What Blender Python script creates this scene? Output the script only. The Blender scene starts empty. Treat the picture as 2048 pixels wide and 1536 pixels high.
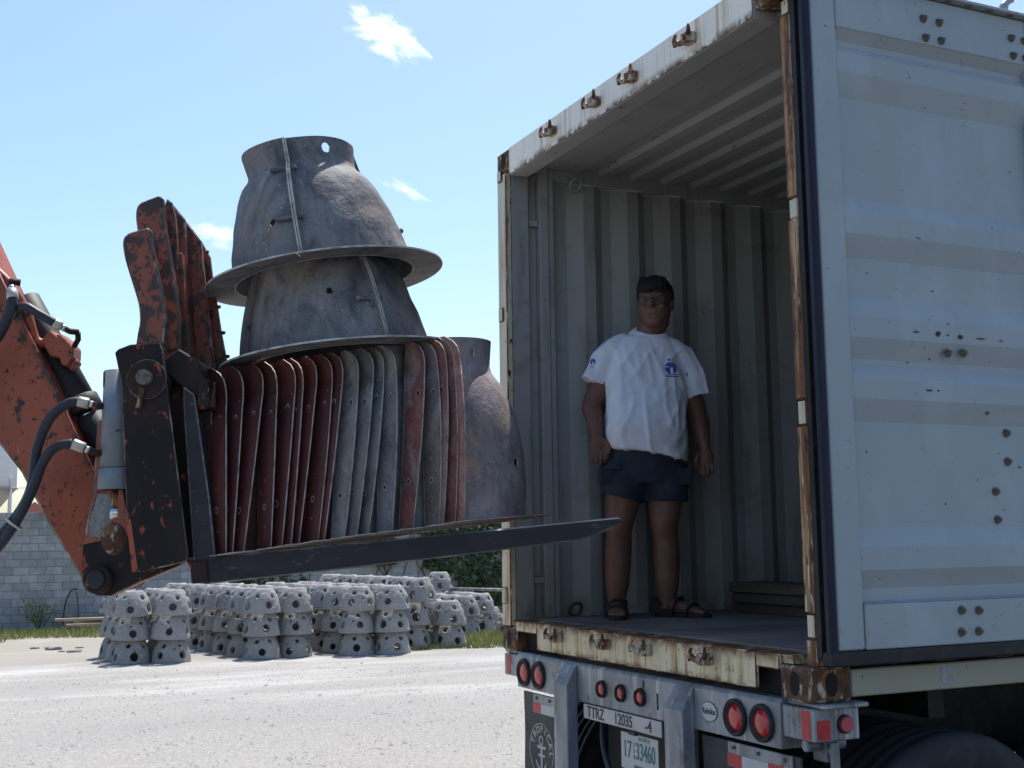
import bpy, bmesh, math, random
from mathutils import Vector, Matrix, noise
from mathutils.bvhtree import BVHTree
random.seed(7)
D = bpy.data; SC = bpy.context.scene; COL = SC.collection
R = math.radians

# ------------------------------------------------------------------ camera
cam = D.cameras.new('camera'); co = D.objects.new('camera', cam); COL.objects.link(co)
cf = Vector((-.89768801, .4223907, .12546845)); cr = Vector((.42420764, .90546882, -.01319451)); cu = Vector((.11918101, -.04138012, .99200987))
mw = Matrix.Identity(4)
for i in range(3):
    mw[i][0] = cr[i]; mw[i][1] = cu[i]; mw[i][2] = -cf[i]
mw[0][3], mw[1][3], mw[2][3] = 5.7695, -2.642, 2.1563
co.matrix_world = mw
cam.sensor_width = 36; cam.lens = 36 * 2446.4 / 2048; cam.clip_end = 3000; cam.clip_start = .05
SC.camera = co
# ------------------------------------------------------------------ world, sun, exposure
SUN_EL = R(66); SUN_H = Vector((-.78, .62)).normalized()
sd = Vector((SUN_H.x * math.cos(SUN_EL), SUN_H.y * math.cos(SUN_EL), math.sin(SUN_EL)))
sl = D.lights.new('sun', 'SUN'); sl.energy = 4.2; sl.angle = R(.53); sl.color = (1, .96, .9)
so = D.objects.new('sun', sl); COL.objects.link(so)
so.rotation_euler = sd.to_track_quat('Z', 'Y').to_euler(); so.location = (0, 0, 60)
W = D.worlds.new('World'); SC.world = W; W.use_nodes = True
wn = W.node_tree.nodes; wl = W.node_tree.links
bg = wn['Background']; SKY_STRENGTH = .15
sky = wn.new('ShaderNodeTexSky'); sky.sky_type = 'NISHITA'; sky.sun_disc = False
sky.sun_elevation = SUN_EL; sky.sun_rotation = math.atan2(SUN_H.x, SUN_H.y)
sky.air_density = 1.0; sky.dust_density = 1.4; sky.ozone_density = 1.6; sky.altitude = 0
tc = wn.new('ShaderNodeTexCoord')
def wmath(op, a, b=None, c=None):
    n = wn.new('ShaderNodeMath'); n.operation = op
    for i, x in enumerate((a, b, c)):
        if x is None: continue
        if isinstance(x, (int, float)): n.inputs[i].default_value = x
        else: wl.new(x, n.inputs[i])
    return n.outputs[0]
def wisp(center, ax, ay, rot, nscale, lo, hi, amt, seed):
    c = Vector(center).normalized(); t = c.cross(Vector((0, 0, 1))).normalized(); b = t.cross(c)
    t2 = t * math.cos(rot) + b * math.sin(rot); b2 = -t * math.sin(rot) + b * math.cos(rot)
    def dot(v):
        n = wn.new('ShaderNodeVectorMath'); n.operation = 'DOT_PRODUCT'; wl.new(tc.outputs['Generated'], n.inputs[0]); n.inputs[1].default_value = v; return n.outputs['Value']
    u = wmath('DIVIDE', dot(t2), ax); v = wmath('DIVIDE', dot(b2), ay); front = wmath('GREATER_THAN', dot(c), 0)
    d = wmath('SQRT', wmath('ADD', wmath('MULTIPLY', u, u), wmath('MULTIPLY', v, v)))
    comb = wn.new('ShaderNodeCombineXYZ'); wl.new(u, comb.inputs[0]); wl.new(v, comb.inputs[1]); comb.inputs[2].default_value = seed
    no = wn.new('ShaderNodeTexNoise'); no.inputs['Scale'].default_value = nscale; no.inputs['Detail'].default_value = 7; no.inputs['Roughness'].default_value = .62; no.inputs['Distortion'].default_value = .5
    wl.new(comb.outputs[0], no.inputs['Vector'])
    val = wmath('SUBTRACT', wmath('MULTIPLY', no.outputs['Fac'], 2.0), d)
    mr = wn.new('ShaderNodeMapRange'); mr.interpolation_type = 'SMOOTHSTEP'; wl.new(val, mr.inputs[0])
    mr.inputs[1].default_value = lo; mr.inputs[2].default_value = hi; mr.inputs[3].default_value = 0; mr.inputs[4].default_value = amt
    return wmath('MULTIPLY', mr.outputs[0], front)
ws = [wisp((-.868, .305, .392), .044, .021, R(-26), 2.2, .12, 1.25, .9, 5.9),
      wisp((-.951, .194, .241), .034, .012, R(-12), 1.6, .2, 1.1, .5, 8.1),
      wisp((-.901, .331, .28), .026, .008, R(-25), 1.6, .2, 1.1, .35, 1.7)]
m = wmath('MAXIMUM', wmath('MAXIMUM', ws[0], ws[1]), ws[2])
hsv = wn.new('ShaderNodeHueSaturation'); hsv.inputs['Hue'].default_value = .497; hsv.inputs['Saturation'].default_value = 1.12; hsv.inputs['Value'].default_value = .90
wl.new(sky.outputs[0], hsv.inputs['Color'])
mixw = wn.new('ShaderNodeMix'); mixw.data_type = 'RGBA'
wl.new(m, mixw.inputs[0]); wl.new(hsv.outputs[0], mixw.inputs[6]); mixw.inputs[7].default_value = (9, 9, 9, 1)
wl.new(mixw.outputs[2], bg.inputs['Color']); bg.inputs['Strength'].default_value = SKY_STRENGTH
SC.view_settings.view_transform = 'Standard'; SC.view_settings.look = 'None'
SC.view_settings.exposure = 0.6; SC.view_settings.gamma = 1; SC.view_settings.use_curve_mapping = False
SC.render.engine = 'CYCLES'
SC.cycles.use_denoising = True; SC.cycles.max_bounces = 10; SC.cycles.diffuse_bounces = 5

# ------------------------------------------------------------------ mesh builder
class MB:
    def __init__(s, M=None): s.v = []; s.f = []; s.m = []; s.sm = []; s.M = M
    def add(s, vs, fs, mi=0, smooth=False):
        k = len(s.v)
        for p in vs:
            p = Vector(p); s.v.append(s.M @ p if s.M else p)
        for f in fs:
            s.f.append([k + i for i in f]); s.m.append(mi); s.sm.append(smooth)
        return s
    def box(s, x0, x1, y0, y1, z0, z1, mi=0):
        return s.add([(x, y, z) for x in (x0, x1) for y in (y0, y1) for z in (z0, z1)],
              [(0, 1, 3, 2), (4, 6, 7, 5), (0, 4, 5, 1), (2, 3, 7, 6), (0, 2, 6, 4), (1, 5, 7, 3)], mi)
    def tube(s, pts, r, n=10, mi=0, cap=True, smooth=True, sq=None):
        pts = [Vector(p) for p in pts]; k = len(pts)
        rs = r if isinstance(r, (list, tuple)) else [r] * k
        up = None; vs = []; fs = []
        for i, p in enumerate(pts):
            t = (pts[min(i + 1, k - 1)] - pts[max(i - 1, 0)]).normalized()
            if up is None:
                up = Vector((0, 0, 1)) if abs(t.z) < .9 else Vector((0, 1, 0))
            a = (up - t * up.dot(t)).normalized(); b = t.cross(a); up = a
            rr = rs[i]; ra, rb = rr if isinstance(rr, (list, tuple)) else (rr, rr)
            for j in range(n):
                w = 2 * math.pi * j / n
                vs.append(p + a * ra * math.cos(w) + b * rb * math.sin(w))
        for i in range(k - 1):
            for j in range(n):
                q = (j + 1) % n; fs.append((i * n + j, i * n + q, (i + 1) * n + q, (i + 1) * n + j))
        s.add(vs, fs, mi, smooth)
        if cap:
            s.add(vs[:n], [tuple(range(n))[::-1]], mi); s.add(vs[-n:], [tuple(range(n))], mi)
        return s
    def cyl(s, p0, p1, r0, r1=None, n=16, mi=0, cap=True, smooth=True):
        return s.tube([p0, p1], [r0, r0 if r1 is None else r1], n, mi, cap, smooth)
    def prism(s, poly, fn, c0, c1, mi=0, mside=None):
        n = len(poly)
        vs = [fn(a, b, c0) for a, b in poly] + [fn(a, b, c1) for a, b in poly]
        fs = [tuple(range(n))[::-1], tuple(range(n, 2 * n))]
        s.add(vs, fs, mi)
        s.add(vs, [(i, (i + 1) % n, n + (i + 1) % n, n + i) for i in range(n)], mi if mside is None else mside)
        return s
    def ell(s, c, r, n=16, mi=0, rot=None):
        vs = []; fs = []; m = n // 2
        for i in range(m + 1):
            ph = math.pi * i / m
            for j in range(n):
                th = 2 * math.pi * j / n
                p = Vector((r[0] * math.sin(ph) * math.cos(th), r[1] * math.sin(ph) * math.sin(th), r[2] * math.cos(ph)))
                if rot: p = rot @ p
                vs.append(p + Vector(c))
        for i in range(m):
            for j in range(n):
                q = (j + 1) % n; fs.append((i * n + j, i * n + q, (i + 1) * n + q, (i + 1) * n + j))
        return s.add(vs, fs, mi, True)
    def data(s, name, mats, bevel=0, seg=1, weld=True, edge=None):
        me = D.meshes.new(name); me.from_pydata([tuple(p) for p in s.v], [], s.f); ml = list(mats) if isinstance(mats, (list, tuple)) else [mats]
        if edge: ml.append(edge)
        for mt in ml: me.materials.append(mt)
        me.polygons.foreach_set('material_index', s.m); me.polygons.foreach_set('use_smooth', s.sm)
        bm = bmesh.new(); bm.from_mesh(me)
        if weld: bmesh.ops.remove_doubles(bm, verts=bm.verts, dist=1e-5)
        bmesh.ops.recalc_face_normals(bm, faces=bm.faces)
        if bevel:
            es = [e for e in bm.edges if len(e.link_faces) == 2 and e.calc_face_angle(0) > .6]
            bmesh.ops.bevel(bm, geom=es, offset=bevel, segments=seg, profile=.6, affect='EDGES', clamp_overlap=True, material=len(ml) - 1 if edge else -1)
        bm.to_mesh(me); bm.free(); return me
    def build(s, name, mats, parent=None, bevel=0, seg=1, weld=True, edge=None):
        off = wloc(parent) if parent else Vector()
        s.v = [p - off for p in s.v]
        return link(name, s.data(name, mats, bevel, seg, weld, edge), parent)
def wloc(o):
    p = Vector(o.location)
    while o.parent: o = o.parent; p += Vector(o.location)
    return p
def link(name, me, parent=None):
    o = D.objects.new(name, me); COL.objects.link(o)
    if parent: o.parent = parent
    return o
def tag(o, label=None, cat=None, group=None, kind=None):
    for k, v in (('label', label), ('category', cat), ('group', group), ('kind', kind)):
        if v: o[k] = v
    return o
def thing(name, label, cat, loc=(0, 0, 0), group=None):
    o = D.objects.new(name, None); COL.objects.link(o); o.location = loc; o.empty_display_size = .1
    return tag(o, label, cat, group)
def kids(o): return [c for c in D.objects if c.parent == o]
def catmull(pts, k=6):
    pts = [Vector(p) for p in pts]; out = []
    for i in range(len(pts) - 1):
        p0, p1, p2, p3 = pts[max(i - 1, 0)], pts[i], pts[i + 1], pts[min(i + 2, len(pts) - 1)]
        for j in range(k):
            t = j / k
            out.append(.5 * ((2 * p1) + (p2 - p0) * t + (2 * p0 - 5 * p1 + 4 * p2 - p3) * t * t + (3 * p1 - p0 - 3 * p2 + p3) * t ** 3))
    return out + [pts[-1]]
def text(s, size, origin, parent, mt, name='lettering', ext=.0008, align='CENTER', M=None, sx=1.0, bold=0):
    """lettering standing on a rear facing plane (x right, z up, facing -y)"""
    cu_ = D.curves.new(name, 'FONT'); cu_.body = s; cu_.size = size; cu_.extrude = ext; cu_.align_x = align; cu_.align_y = 'CENTER'; cu_.offset = bold
    tmp = D.objects.new(name, cu_); COL.objects.link(tmp)
    dg = bpy.context.evaluated_depsgraph_get(); me = D.meshes.new_from_object(tmp.evaluated_get(dg))
    D.objects.remove(tmp); D.curves.remove(cu_)
    Mx = M if M else Matrix.Translation(Vector(origin)) @ Matrix.Rotation(R(90), 4, 'X') @ Matrix.Diagonal((sx, 1, 1, 1))
    me.transform(Mx); me.transform(Matrix.Translation(-wloc(parent))); me.materials.clear(); me.materials.append(mt)
    return link(name, me, parent)

# ------------------------------------------------------------------ materials
def mat(name, base, rough=.65, metal=0, layers=(), bump=None, rnd=0, spec=.4, sheen=0, trans=0, world=False):
    """layers: dict(c=colour, s=(sx,sy,sz), d=detail, lo, hi, a=amount, g=(axis,from,to))"""
    k = ALB.get(name, 1); base = tuple(x * k for x in base); layers = [dict(ly, c=tuple(x * (k + (1 - k) * .4 if k < 1 else k) for x in ly['c']) if max(ly['c']) > .31 else ly['c']) for ly in layers]
    mt = D.materials.new(name); mt.use_nodes = True; nt = mt.node_tree; N = nt.nodes; L = nt.links
    b = N['Principled BSDF']; b.inputs['Roughness'].default_value = rough; b.inputs['Metallic'].default_value = metal
    b.inputs['Specular IOR Level'].default_value = spec
    if sheen: b.inputs['Sheen Weight'].default_value = sheen
    if trans: b.inputs['Transmission Weight'].default_value = trans
    tcn = N.new('ShaderNodeTexCoord'); vec = N.new('ShaderNodeNewGeometry').outputs['Position'] if world else tcn.outputs['Object']
    oi = N.new('ShaderNodeObjectInfo')
    if rnd and not world:
        mu = N.new('ShaderNodeVectorMath'); mu.operation = 'SCALE'; mu.inputs[0].default_value = (37, 91, 53); L.new(oi.outputs['Random'], mu.inputs['Scale'])
        ad = N.new('ShaderNodeVectorMath'); L.new(vec, ad.inputs[0]); L.new(mu.outputs[0], ad.inputs[1]); vec2 = ad.outputs[0]
    else: vec2 = vec
    def nz(s, d, rgh=.6, dist=0):
        mp = N.new('ShaderNodeMapping'); mp.inputs['Scale'].default_value = s if isinstance(s, (tuple, list)) else (s, s, s)
        L.new(vec2, mp.inputs[0]); n = N.new('ShaderNodeTexNoise'); n.inputs['Scale'].default_value = 1; n.inputs['Detail'].default_value = d
        n.inputs['Roughness'].default_value = rgh; n.inputs['Distortion'].default_value = dist; L.new(mp.outputs[0], n.inputs['Vector']); return n.outputs['Fac']
    rgb = N.new('ShaderNodeRGB'); rgb.outputs[0].default_value = (*base, 1); cur = rgb.outputs[0]
    if rnd:
        mr = N.new('ShaderNodeMapRange'); L.new(oi.outputs['Random'], mr.inputs[0]); mr.inputs[3].default_value = 1 - rnd; mr.inputs[4].default_value = 1 + rnd
        h = N.new('ShaderNodeHueSaturation'); L.new(cur, h.inputs['Color']); L.new(mr.outputs[0], h.inputs['Value']); cur = h.outputs[0]
    for ly in layers:
        f = nz(ly['s'], ly.get('d', 5), ly.get('r', .6), ly.get('w', 0))
        mr = N.new('ShaderNodeMapRange'); L.new(f, mr.inputs[0]); mr.inputs[1].default_value = ly['lo']; mr.inputs[2].default_value = ly['hi']; mr.inputs[3].default_value = 0; mr.inputs[4].default_value = ly.get('a', 1); fac = mr.outputs[0]
        for gk in ('g', 'g2'):
            if gk in ly:
                ax, a, c = ly[gk]; sp = N.new('ShaderNodeSeparateXYZ'); L.new(vec, sp.inputs[0])
                m2 = N.new('ShaderNodeMapRange'); L.new(sp.outputs['XYZ'.index(ax)], m2.inputs[0]); m2.inputs[1].default_value = a; m2.inputs[2].default_value = c
                mm = N.new('ShaderNodeMath'); mm.operation = 'MULTIPLY'; L.new(fac, mm.inputs[0]); L.new(m2.outputs[0], mm.inputs[1]); fac = mm.outputs[0]
        mx = N.new('ShaderNodeMix'); mx.data_type = 'RGBA'; L.new(fac, mx.inputs[0]); L.new(cur, mx.inputs[6]); mx.inputs[7].default_value = (*ly['c'], 1); cur = mx.outputs[2]
    L.new(cur, b.inputs['Base Color'])
    if bump:
        s, st, dd = bump
        bp = N.new('ShaderNodeBump'); bp.inputs['Strength'].default_value = st; bp.inputs['Distance'].default_value = dd
        L.new(nz(s, 6), bp.inputs['Height']); L.new(bp.outputs[0], b.inputs['Normal'])
    return mt
ALB = {'cream_paint': 1.0, 'cream_sill_paint': 1.08, 'cream_header_paint': 1.25, 'rusty_post_paint': 1.05, 'inner_wall_paint': .70, 'inner_roof_paint': .76, 'door_paint': .66, 'side_rail_paint': .62,
       'galvanised_steel': 1.1, 'container_floor': 1.2, 'cast_concrete': .64, 'concrete_block': 1.0, 'gravel_ground': .64, 'pale_gravel': .70, 'white_plate': .72, 'white_reflective': .72, 'flap_white_ink': .8}
RUST = (.17, .068, .024); DRUST = (.055, .024, .014); ORST = (.36, .17, .05)
M = {}
M['cream'] = mat('cream_paint', (.62, .56, .42), .5, layers=[
    dict(c=(.50, .45, .34), s=(3, 3, 1.2), lo=.45, hi=.75, a=.7),
    dict(c=ORST, s=(24, 24, 1.3), lo=.53, hi=.68, a=.75, d=5), dict(c=RUST, s=(40, 40, 2.5), lo=.57, hi=.67, a=.9, d=6),
    dict(c=DRUST, s=(44, 44, 18), lo=.63, hi=.67, d=5)], bump=(40, .25, .004))
M['cream_sill'] = mat('cream_sill_paint', (.62, .54, .36), .5, layers=[
    dict(c=(.52, .46, .33), s=(3, 3, 1.2), lo=.45, hi=.75, a=.7),
    dict(c=ORST, s=(14, 14, .7), lo=.47, hi=.64, a=.8, d=5), dict(c=RUST, s=(34, 34, 1.7), lo=.545, hi=.65, a=.95, d=6),
    dict(c=DRUST, s=(46, 46, 20), lo=.61, hi=.65, d=5),
    dict(c=RUST, s=(16, 16, 16), lo=.36, hi=.52, g=('Z', .112, .146)), dict(c=DRUST, s=(22, 22, 22), lo=.46, hi=.58, g=('Z', .125, .150), a=.9),
    dict(c=DRUST, s=(14, 14, 14), lo=.40, hi=.55, g=('Z', .050, .022))], bump=(40, .35, .004))
M['cream_header'] = mat('cream_header_paint', (.70, .65, .56), .5, layers=[
    dict(c=(.60, .55, .46), s=(5, 5, .8), lo=.45, hi=.72, a=.6),
    dict(c=(.42, .22, .09), s=(26, 26, 1.0), lo=.55, hi=.68, a=.75, d=5), dict(c=RUST, s=(46, 46, 1.6), lo=.60, hi=.69, a=.85, d=6),
    dict(c=RUST, s=(12, 12, 12), lo=.42, hi=.56, g=('Z', 2.480, 2.448), a=.95, d=6), dict(c=DRUST, s=(30, 30, 30), lo=.48, hi=.58, g=('Z', 2.466, 2.444), d=6)], bump=(40, .25, .004))
M['rusty_post'] = mat('rusty_post_paint', (.64, .56, .42), .6, layers=[
    dict(c=(.44, .28, .12), s=(9, 9, 1.2), lo=.34, hi=.54, a=.9), dict(c=ORST, s=(22, 22, 1.6), lo=.38, hi=.54, a=.9, d=6), dict(c=RUST, s=(34, 34, 2.4), lo=.45, hi=.55, d=7),
    dict(c=DRUST, s=(60, 60, 9), lo=.56, hi=.62, d=6), dict(c=RUST, s=(5, 5, 3.2), lo=.55, hi=.62, a=.85, d=8, r=.72), dict(c=(.60, .58, .54), s=(50, 50, 6), lo=.63, hi=.66, d=5)], bump=(60, .6, .005))
M['castedge'] = mat('scraped_casting_edge', (.11, .055, .035), .7, layers=[dict(c=(.40, .37, .34), s=(26, 26, 14), lo=.50, hi=.58, d=7)])
M['rustedge'] = mat('rusted_edge', (.20, .075, .03), .8, layers=[dict(c=(.05, .022, .014), s=(22, 22, 22), lo=.46, hi=.60, d=6), dict(c=(.52, .45, .33), s=(9, 9, 9), lo=.54, hi=.62, d=6)])
M['keeper'] = mat('keeper_steel', (.46, .42, .34), .6, layers=[dict(c=RUST, s=(30, 30, 22), lo=.44, hi=.58), dict(c=DRUST, s=(44, 44, 44), lo=.56, hi=.66)], bump=(60, .4, .004))
M['rust'] = mat('rusted_steel', (.095, .045, .028), .8, layers=[dict(c=(.22, .10, .04), s=(13, 13, 8), lo=.47, hi=.60, d=7),
    dict(c=DRUST, s=(14, 14, 10), lo=.42, hi=.62), dict(c=ORST, s=(9, 9, 7), lo=.52, hi=.66, a=.8),
    dict(c=(.50, .43, .34), s=(34, 34, 12), lo=.58, hi=.64, a=.85, d=7)], bump=(70, .6, .005))
M['inner'] = mat('inner_wall_paint', (.50, .51, .50), .55, layers=[
    dict(c=(.36, .36, .34), s=(1.5, 1.5, .8), lo=.42, hi=.7, a=.8), dict(c=(.20, .19, .17), s=(9, 9, 1.6), lo=.54, hi=.68, a=.6, d=7), dict(c=(.24, .20, .16), s=(3, 3, 6), lo=.58, hi=.68, a=.5, d=7),
    dict(c=(.42, .52, .60), s=(2.2, 2.2, 2.6), lo=.64, hi=.70, a=.5),
    dict(c=RUST, s=(28, 28, 28), lo=.70, hi=.74, d=3), dict(c=RUST, s=(10, 10, 8), lo=.45, hi=.6, g=('Z', .28, .17), a=.8),
    dict(c=(.2, .19, .17), s=(4, 4, 3), lo=.3, hi=.6, g=('Z', .7, .2), a=.5)], bump=(12, .15, .004))
M['roofin'] = mat('inner_roof_paint', (.46, .46, .44), .6, layers=[dict(c=(.30, .29, .27), s=(2, 2, 2), lo=.42, hi=.7, a=.8), dict(c=RUST, s=(8, 22, 8), lo=.68, hi=.72, d=3)])
M['darkwall'] = mat('low_bounce_wall_paint', (.13, .125, .12), .7)  # wall colour darkened to cut bounce light inside the container
M['door'] = mat('door_paint', (.475, .525, .56), .5, layers=[dict(c=(.40, .39, .36), s=(5, 5, .9), lo=.52, hi=.72, a=.55, d=7), dict(c=(.62, .63, .63), s=(1.1, 1.1, 2.2), lo=.52, hi=.66, a=.3, d=7), dict(c=(.22, .21, .19), s=(20, 20, 16), lo=.60, hi=.68, a=.7, d=6, g=('Z', .62, .17)),
    dict(c=(.40, .44, .47), s=(1.3, 1.3, 1.3), lo=.4, hi=.7, a=.7), dict(c=(.55, .60, .63), s=(4, 4, 2), lo=.5, hi=.8, a=.5),
    dict(c=(.28, .28, .27), s=(14, 14, 9), lo=.62, hi=.78, a=.4), dict(c=DRUST, s=(30, 24, 60), lo=.70, hi=.72, d=3)], bump=(3.5, .35, .012))
M['rail'] = mat('side_rail_paint', (.50, .48, .38), .55, layers=[dict(c=(.36, .33, .25), s=(2, 2, 2), lo=.42, hi=.7, a=.8), dict(c=RUST, s=(5, 6, 9), lo=.64, hi=.7), dict(c=DRUST, s=(30, 30, 30), lo=.68, hi=.71, d=3)], bump=(40, .2, .003))
M['gasket'] = mat('navy_rubber', (.012, .013, .030), .55, layers=[dict(c=(.03, .03, .045), s=(30, 30, 3), lo=.55, hi=.75, a=.6)], spec=.25)
M['blackrub'] = mat('black_rubber', (.012, .012, .013), .6, layers=[dict(c=(.04, .035, .03), s=(18, 18, 18), lo=.5, hi=.7, a=.7)])
M['bolt'] = mat('weathered_bolt', (.17, .155, .13), .7, .1, layers=[dict(c=(.07, .05, .035), s=(60, 60, 60), lo=.45, hi=.65, a=.8)], bump=(90, .4, .003))
M['floor'] = mat('container_floor', (.17, .155, .145), .7, layers=[dict(c=(.09, .08, .075), s=(2.5, 1.2, 2.5), lo=.42, hi=.68), dict(c=(.27, .25, .24), s=(14, 3, 10), lo=.55, hi=.78, a=.6),
    dict(c=(.33, .24, .17), s=(5, 10, 5), lo=.5, hi=.7, a=.7, g=('Y', .4, .05))], bump=(22, .2, .004))
M['lumber'] = mat('dark_lumber', (.10, .075, .055), .8, layers=[dict(c=(.05, .04, .03), s=(3, 22, 22), lo=.4, hi=.7)], rnd=.25, bump=(30, .3, .004))
M['galv'] = mat('galvanised_steel', (.27, .285, .31), .5, .35, layers=[
    dict(c=(.17, .18, .20), s=(4, 4, 2), lo=.42, hi=.62, a=.95), dict(c=(.48, .49, .50), s=(30, 30, 1.5), lo=.53, hi=.68, a=.7, d=6),
    dict(c=(.085, .08, .078), s=(11, 11, 7), lo=.54, hi=.66, a=.75, d=7), dict(c=(.60, .60, .58), s=(60, 60, 6), lo=.69, hi=.73, a=.6)], bump=(30, .15, .003))
M['chassis'] = mat('dark_chassis', (.014, .0145, .017), .6, layers=[dict(c=(.07, .065, .06), s=(5, 5, 5), lo=.5, hi=.75, a=.7)])
M['lens'] = mat('red_lens', (.50, .018, .025), .18, layers=[dict(c=(.30, .01, .016), s=(20, 20, 20), lo=.4, hi=.7)], spec=.7)
M['amber'] = mat('faded_red_lens', (.42, .06, .08), .35)
M['redtape'] = mat('red_reflective', (.50, .02, .03), .35, layers=[dict(c=(.33, .015, .02), s=(18, 18, 18), lo=.45, hi=.7)])
M['whitetape'] = mat('white_reflective', (.66, .68, .70), .35, layers=[dict(c=(.5, .51, .52), s=(14, 14, 14), lo=.45, hi=.7)])
M['plate'] = mat('white_plate', (.66, .65, .64), .45, layers=[dict(c=(.47, .45, .43), s=(9, 9, 9), lo=.45, hi=.7, a=.8)])
M['ink'] = mat('black_ink', (.02, .02, .023), .5)
M['green'] = mat('green_ink', (.03, .16, .17), .5)
M['palegreen'] = mat('faded_green_ink', (.22, .33, .27), .5)
M['flap'] = mat('mud_flap_rubber', (.045, .045, .047), .7, layers=[dict(c=(.10, .095, .09), s=(4, 4, 3), lo=.45, hi=.7, a=.8)])
M['flapink'] = mat('flap_white_ink', (.55, .54, .52), .6, layers=[dict(c=(.3, .29, .28), s=(22, 22, 22), lo=.48, hi=.66, a=.8)])
M['tyre'] = mat('tyre_rubber', (.013, .014, .017), .7, layers=[dict(c=(.04, .038, .036), s=(9, 9, 9), lo=.5, hi=.7, a=.6)], bump=(30, .3, .004))
M['steel'] = mat('bright_steel', (.62, .62, .63), .22, 1)
# molds
def moldmat(name, base, dark, light, warm, streak=True):
    return mat(name, base, .7, layers=[dict(c=dark, s=(4.5, 4.5, 3), lo=.42, hi=.62, a=.95, w=.8), dict(c=light, s=(8, 8, 3.5), lo=.50, hi=.70, a=.8, w=.6),
        dict(c=warm, s=(6, 6, 5), lo=.54, hi=.72, a=.7, w=.5), dict(c=tuple(x * .35 for x in dark), s=(11, 11, 6), lo=.55, hi=.70, a=.7, d=9, r=.8), dict(c=tuple(x * .4 for x in dark), s=(60, 60, 44), lo=.58, hi=.68, a=.6, d=6),
        dict(c=tuple(min(1, x * 1.5) for x in light), s=(70, 70, 60), lo=.67, hi=.72, a=.8, d=3)], bump=(26, .7, .008), rnd=.06)
M['mgrey'] = moldmat('grey_fibreglass', (.195, .19, .192), (.085, .087, .10), (.30, .285, .275), (.25, .185, .125))
M['mgrey2'] = moldmat('pale_grey_fibreglass', (.245, .235, .225), (.125, .12, .12), (.38, .365, .34), (.32, .22, .15))
M['mgrey2b'] = moldmat('mid_grey_fibreglass', (.20, .19, .185), (.10, .095, .095), (.31, .295, .28), (.28, .18, .12)); M['mgreyred'] = moldmat('stained_grey_fibreglass', (.19, .15, .14), (.10, .075, .07), (.30, .25, .23), (.25, .10, .08))
M['mred'] = moldmat('dark_red_fibreglass', (.075, .020, .018), (.040, .012, .012), (.11, .036, .033), (.13, .06, .05))
M['mredf'] = mat('dark_red_flange', (.085, .022, .020), .5, layers=[dict(c=(.055, .015, .014), s=(5, 5, 4), lo=.42, hi=.66, a=.8), dict(c=(.22, .13, .11), s=(30, 30, 30), lo=.66, hi=.74, a=.6)], rnd=.18)
M['mpink'] = moldmat('chalky_red_fibreglass', (.20, .068, .055), (.12, .05, .045), (.32, .26, .24), (.26, .15, .12))
M['morange'] = moldmat('pale_orange_fibreglass', (.36, .15, .10), (.22, .09, .07), (.40, .29, .25), (.38, .22, .16))
M['mauve'] = moldmat('mauve_grey_fibreglass', (.36, .325, .335), (.20, .155, .17), (.42, .40, .385), (.45, .31, .18))
M['medge'] = mat('raw_fibreglass_edge', (.58, .50, .46), .7, layers=[dict(c=(.25, .18, .16), s=(14, 14, 14), lo=.42, hi=.66)])
M['medgeg'] = mat('raw_grey_edge', (.55, .53, .49), .7, layers=[dict(c=(.24, .22, .2), s=(14, 14, 14), lo=.42, hi=.66)])
M['hole'] = mat('hole_shade', (.012, .01, .01), .9)  # near-black colour that paints shade into holes left uncut
# loader
def chipped(name, base, chip, amount, edge=None):
    lo = .62 - .26 * amount
    return mat(name, base, .5, layers=[dict(c=tuple(x * .62 for x in base), s=(4, 4, 4), lo=.42, hi=.7, a=.8), dict(c=chip, s=(13, 13, 11), lo=lo, hi=lo + .03, d=6, w=.3),
        dict(c=chip, s=(48, 48, 40), lo=.60 - .08 * amount, hi=.64 - .08 * amount, d=5), dict(c=(.30, .26, .23), s=(22, 22, 9), lo=.70, hi=.74, a=.7)], bump=(30, .25, .004))
OR = (.36, .085, .040)
M['orange'] = chipped('orange_paint', OR, (.035, .024, .022), .02)
M['orangew'] = chipped('worn_orange_paint', (.27, .072, .042), (.055, .032, .026), .42)
M['blackp'] = mat('worn_black_steel', (.018, .015, .016), .6, 0, layers=[dict(c=(.045, .024, .019), s=(4, 4, 3), lo=.44, hi=.66, a=.9, d=7), dict(c=(.33, .075, .035), s=(24, 24, 16), lo=.61, hi=.66, d=6, a=.9), dict(c=(.30, .27, .24), s=(36, 36, 14), lo=.70, hi=.74, a=.8)], bump=(30, .3, .004), spec=.18)
M['fork'] = mat('fork_steel', (.040, .036, .040), .6, 0, spec=.2, layers=[dict(c=(.028, .025, .028), s=(4, 4, 8), lo=.42, hi=.66, a=.8), dict(c=(.16, .15, .15), s=(9, 9, 26), lo=.60, hi=.76, a=.6), dict(c=(.42, .40, .38), s=(22, 22, 60), lo=.70, hi=.75, a=.7)], bump=(26, .25, .004))
M['wornedge'] = mat('worn_bare_edge', (.12, .095, .08), .5, .3, layers=[dict(c=(.36, .33, .30), s=(18, 18, 12), lo=.50, hi=.62, d=6), dict(c=(.03, .024, .022), s=(11, 11, 9), lo=.50, hi=.60, d=6)])
M['forkedge'] = mat('polished_fork_edge', (.16, .155, .15), .4, .4, layers=[dict(c=(.34, .33, .31), s=(9, 9, 20), lo=.48, hi=.62, d=6)])
M['cylgrey'] = mat('grey_cylinder_paint', (.20, .225, .26), .45, layers=[dict(c=(.14, .155, .18), s=(5, 5, 5), lo=.42, hi=.7, a=.8), dict(c=(.05, .045, .045), s=(26, 26, 26), lo=.66, hi=.70)])
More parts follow.
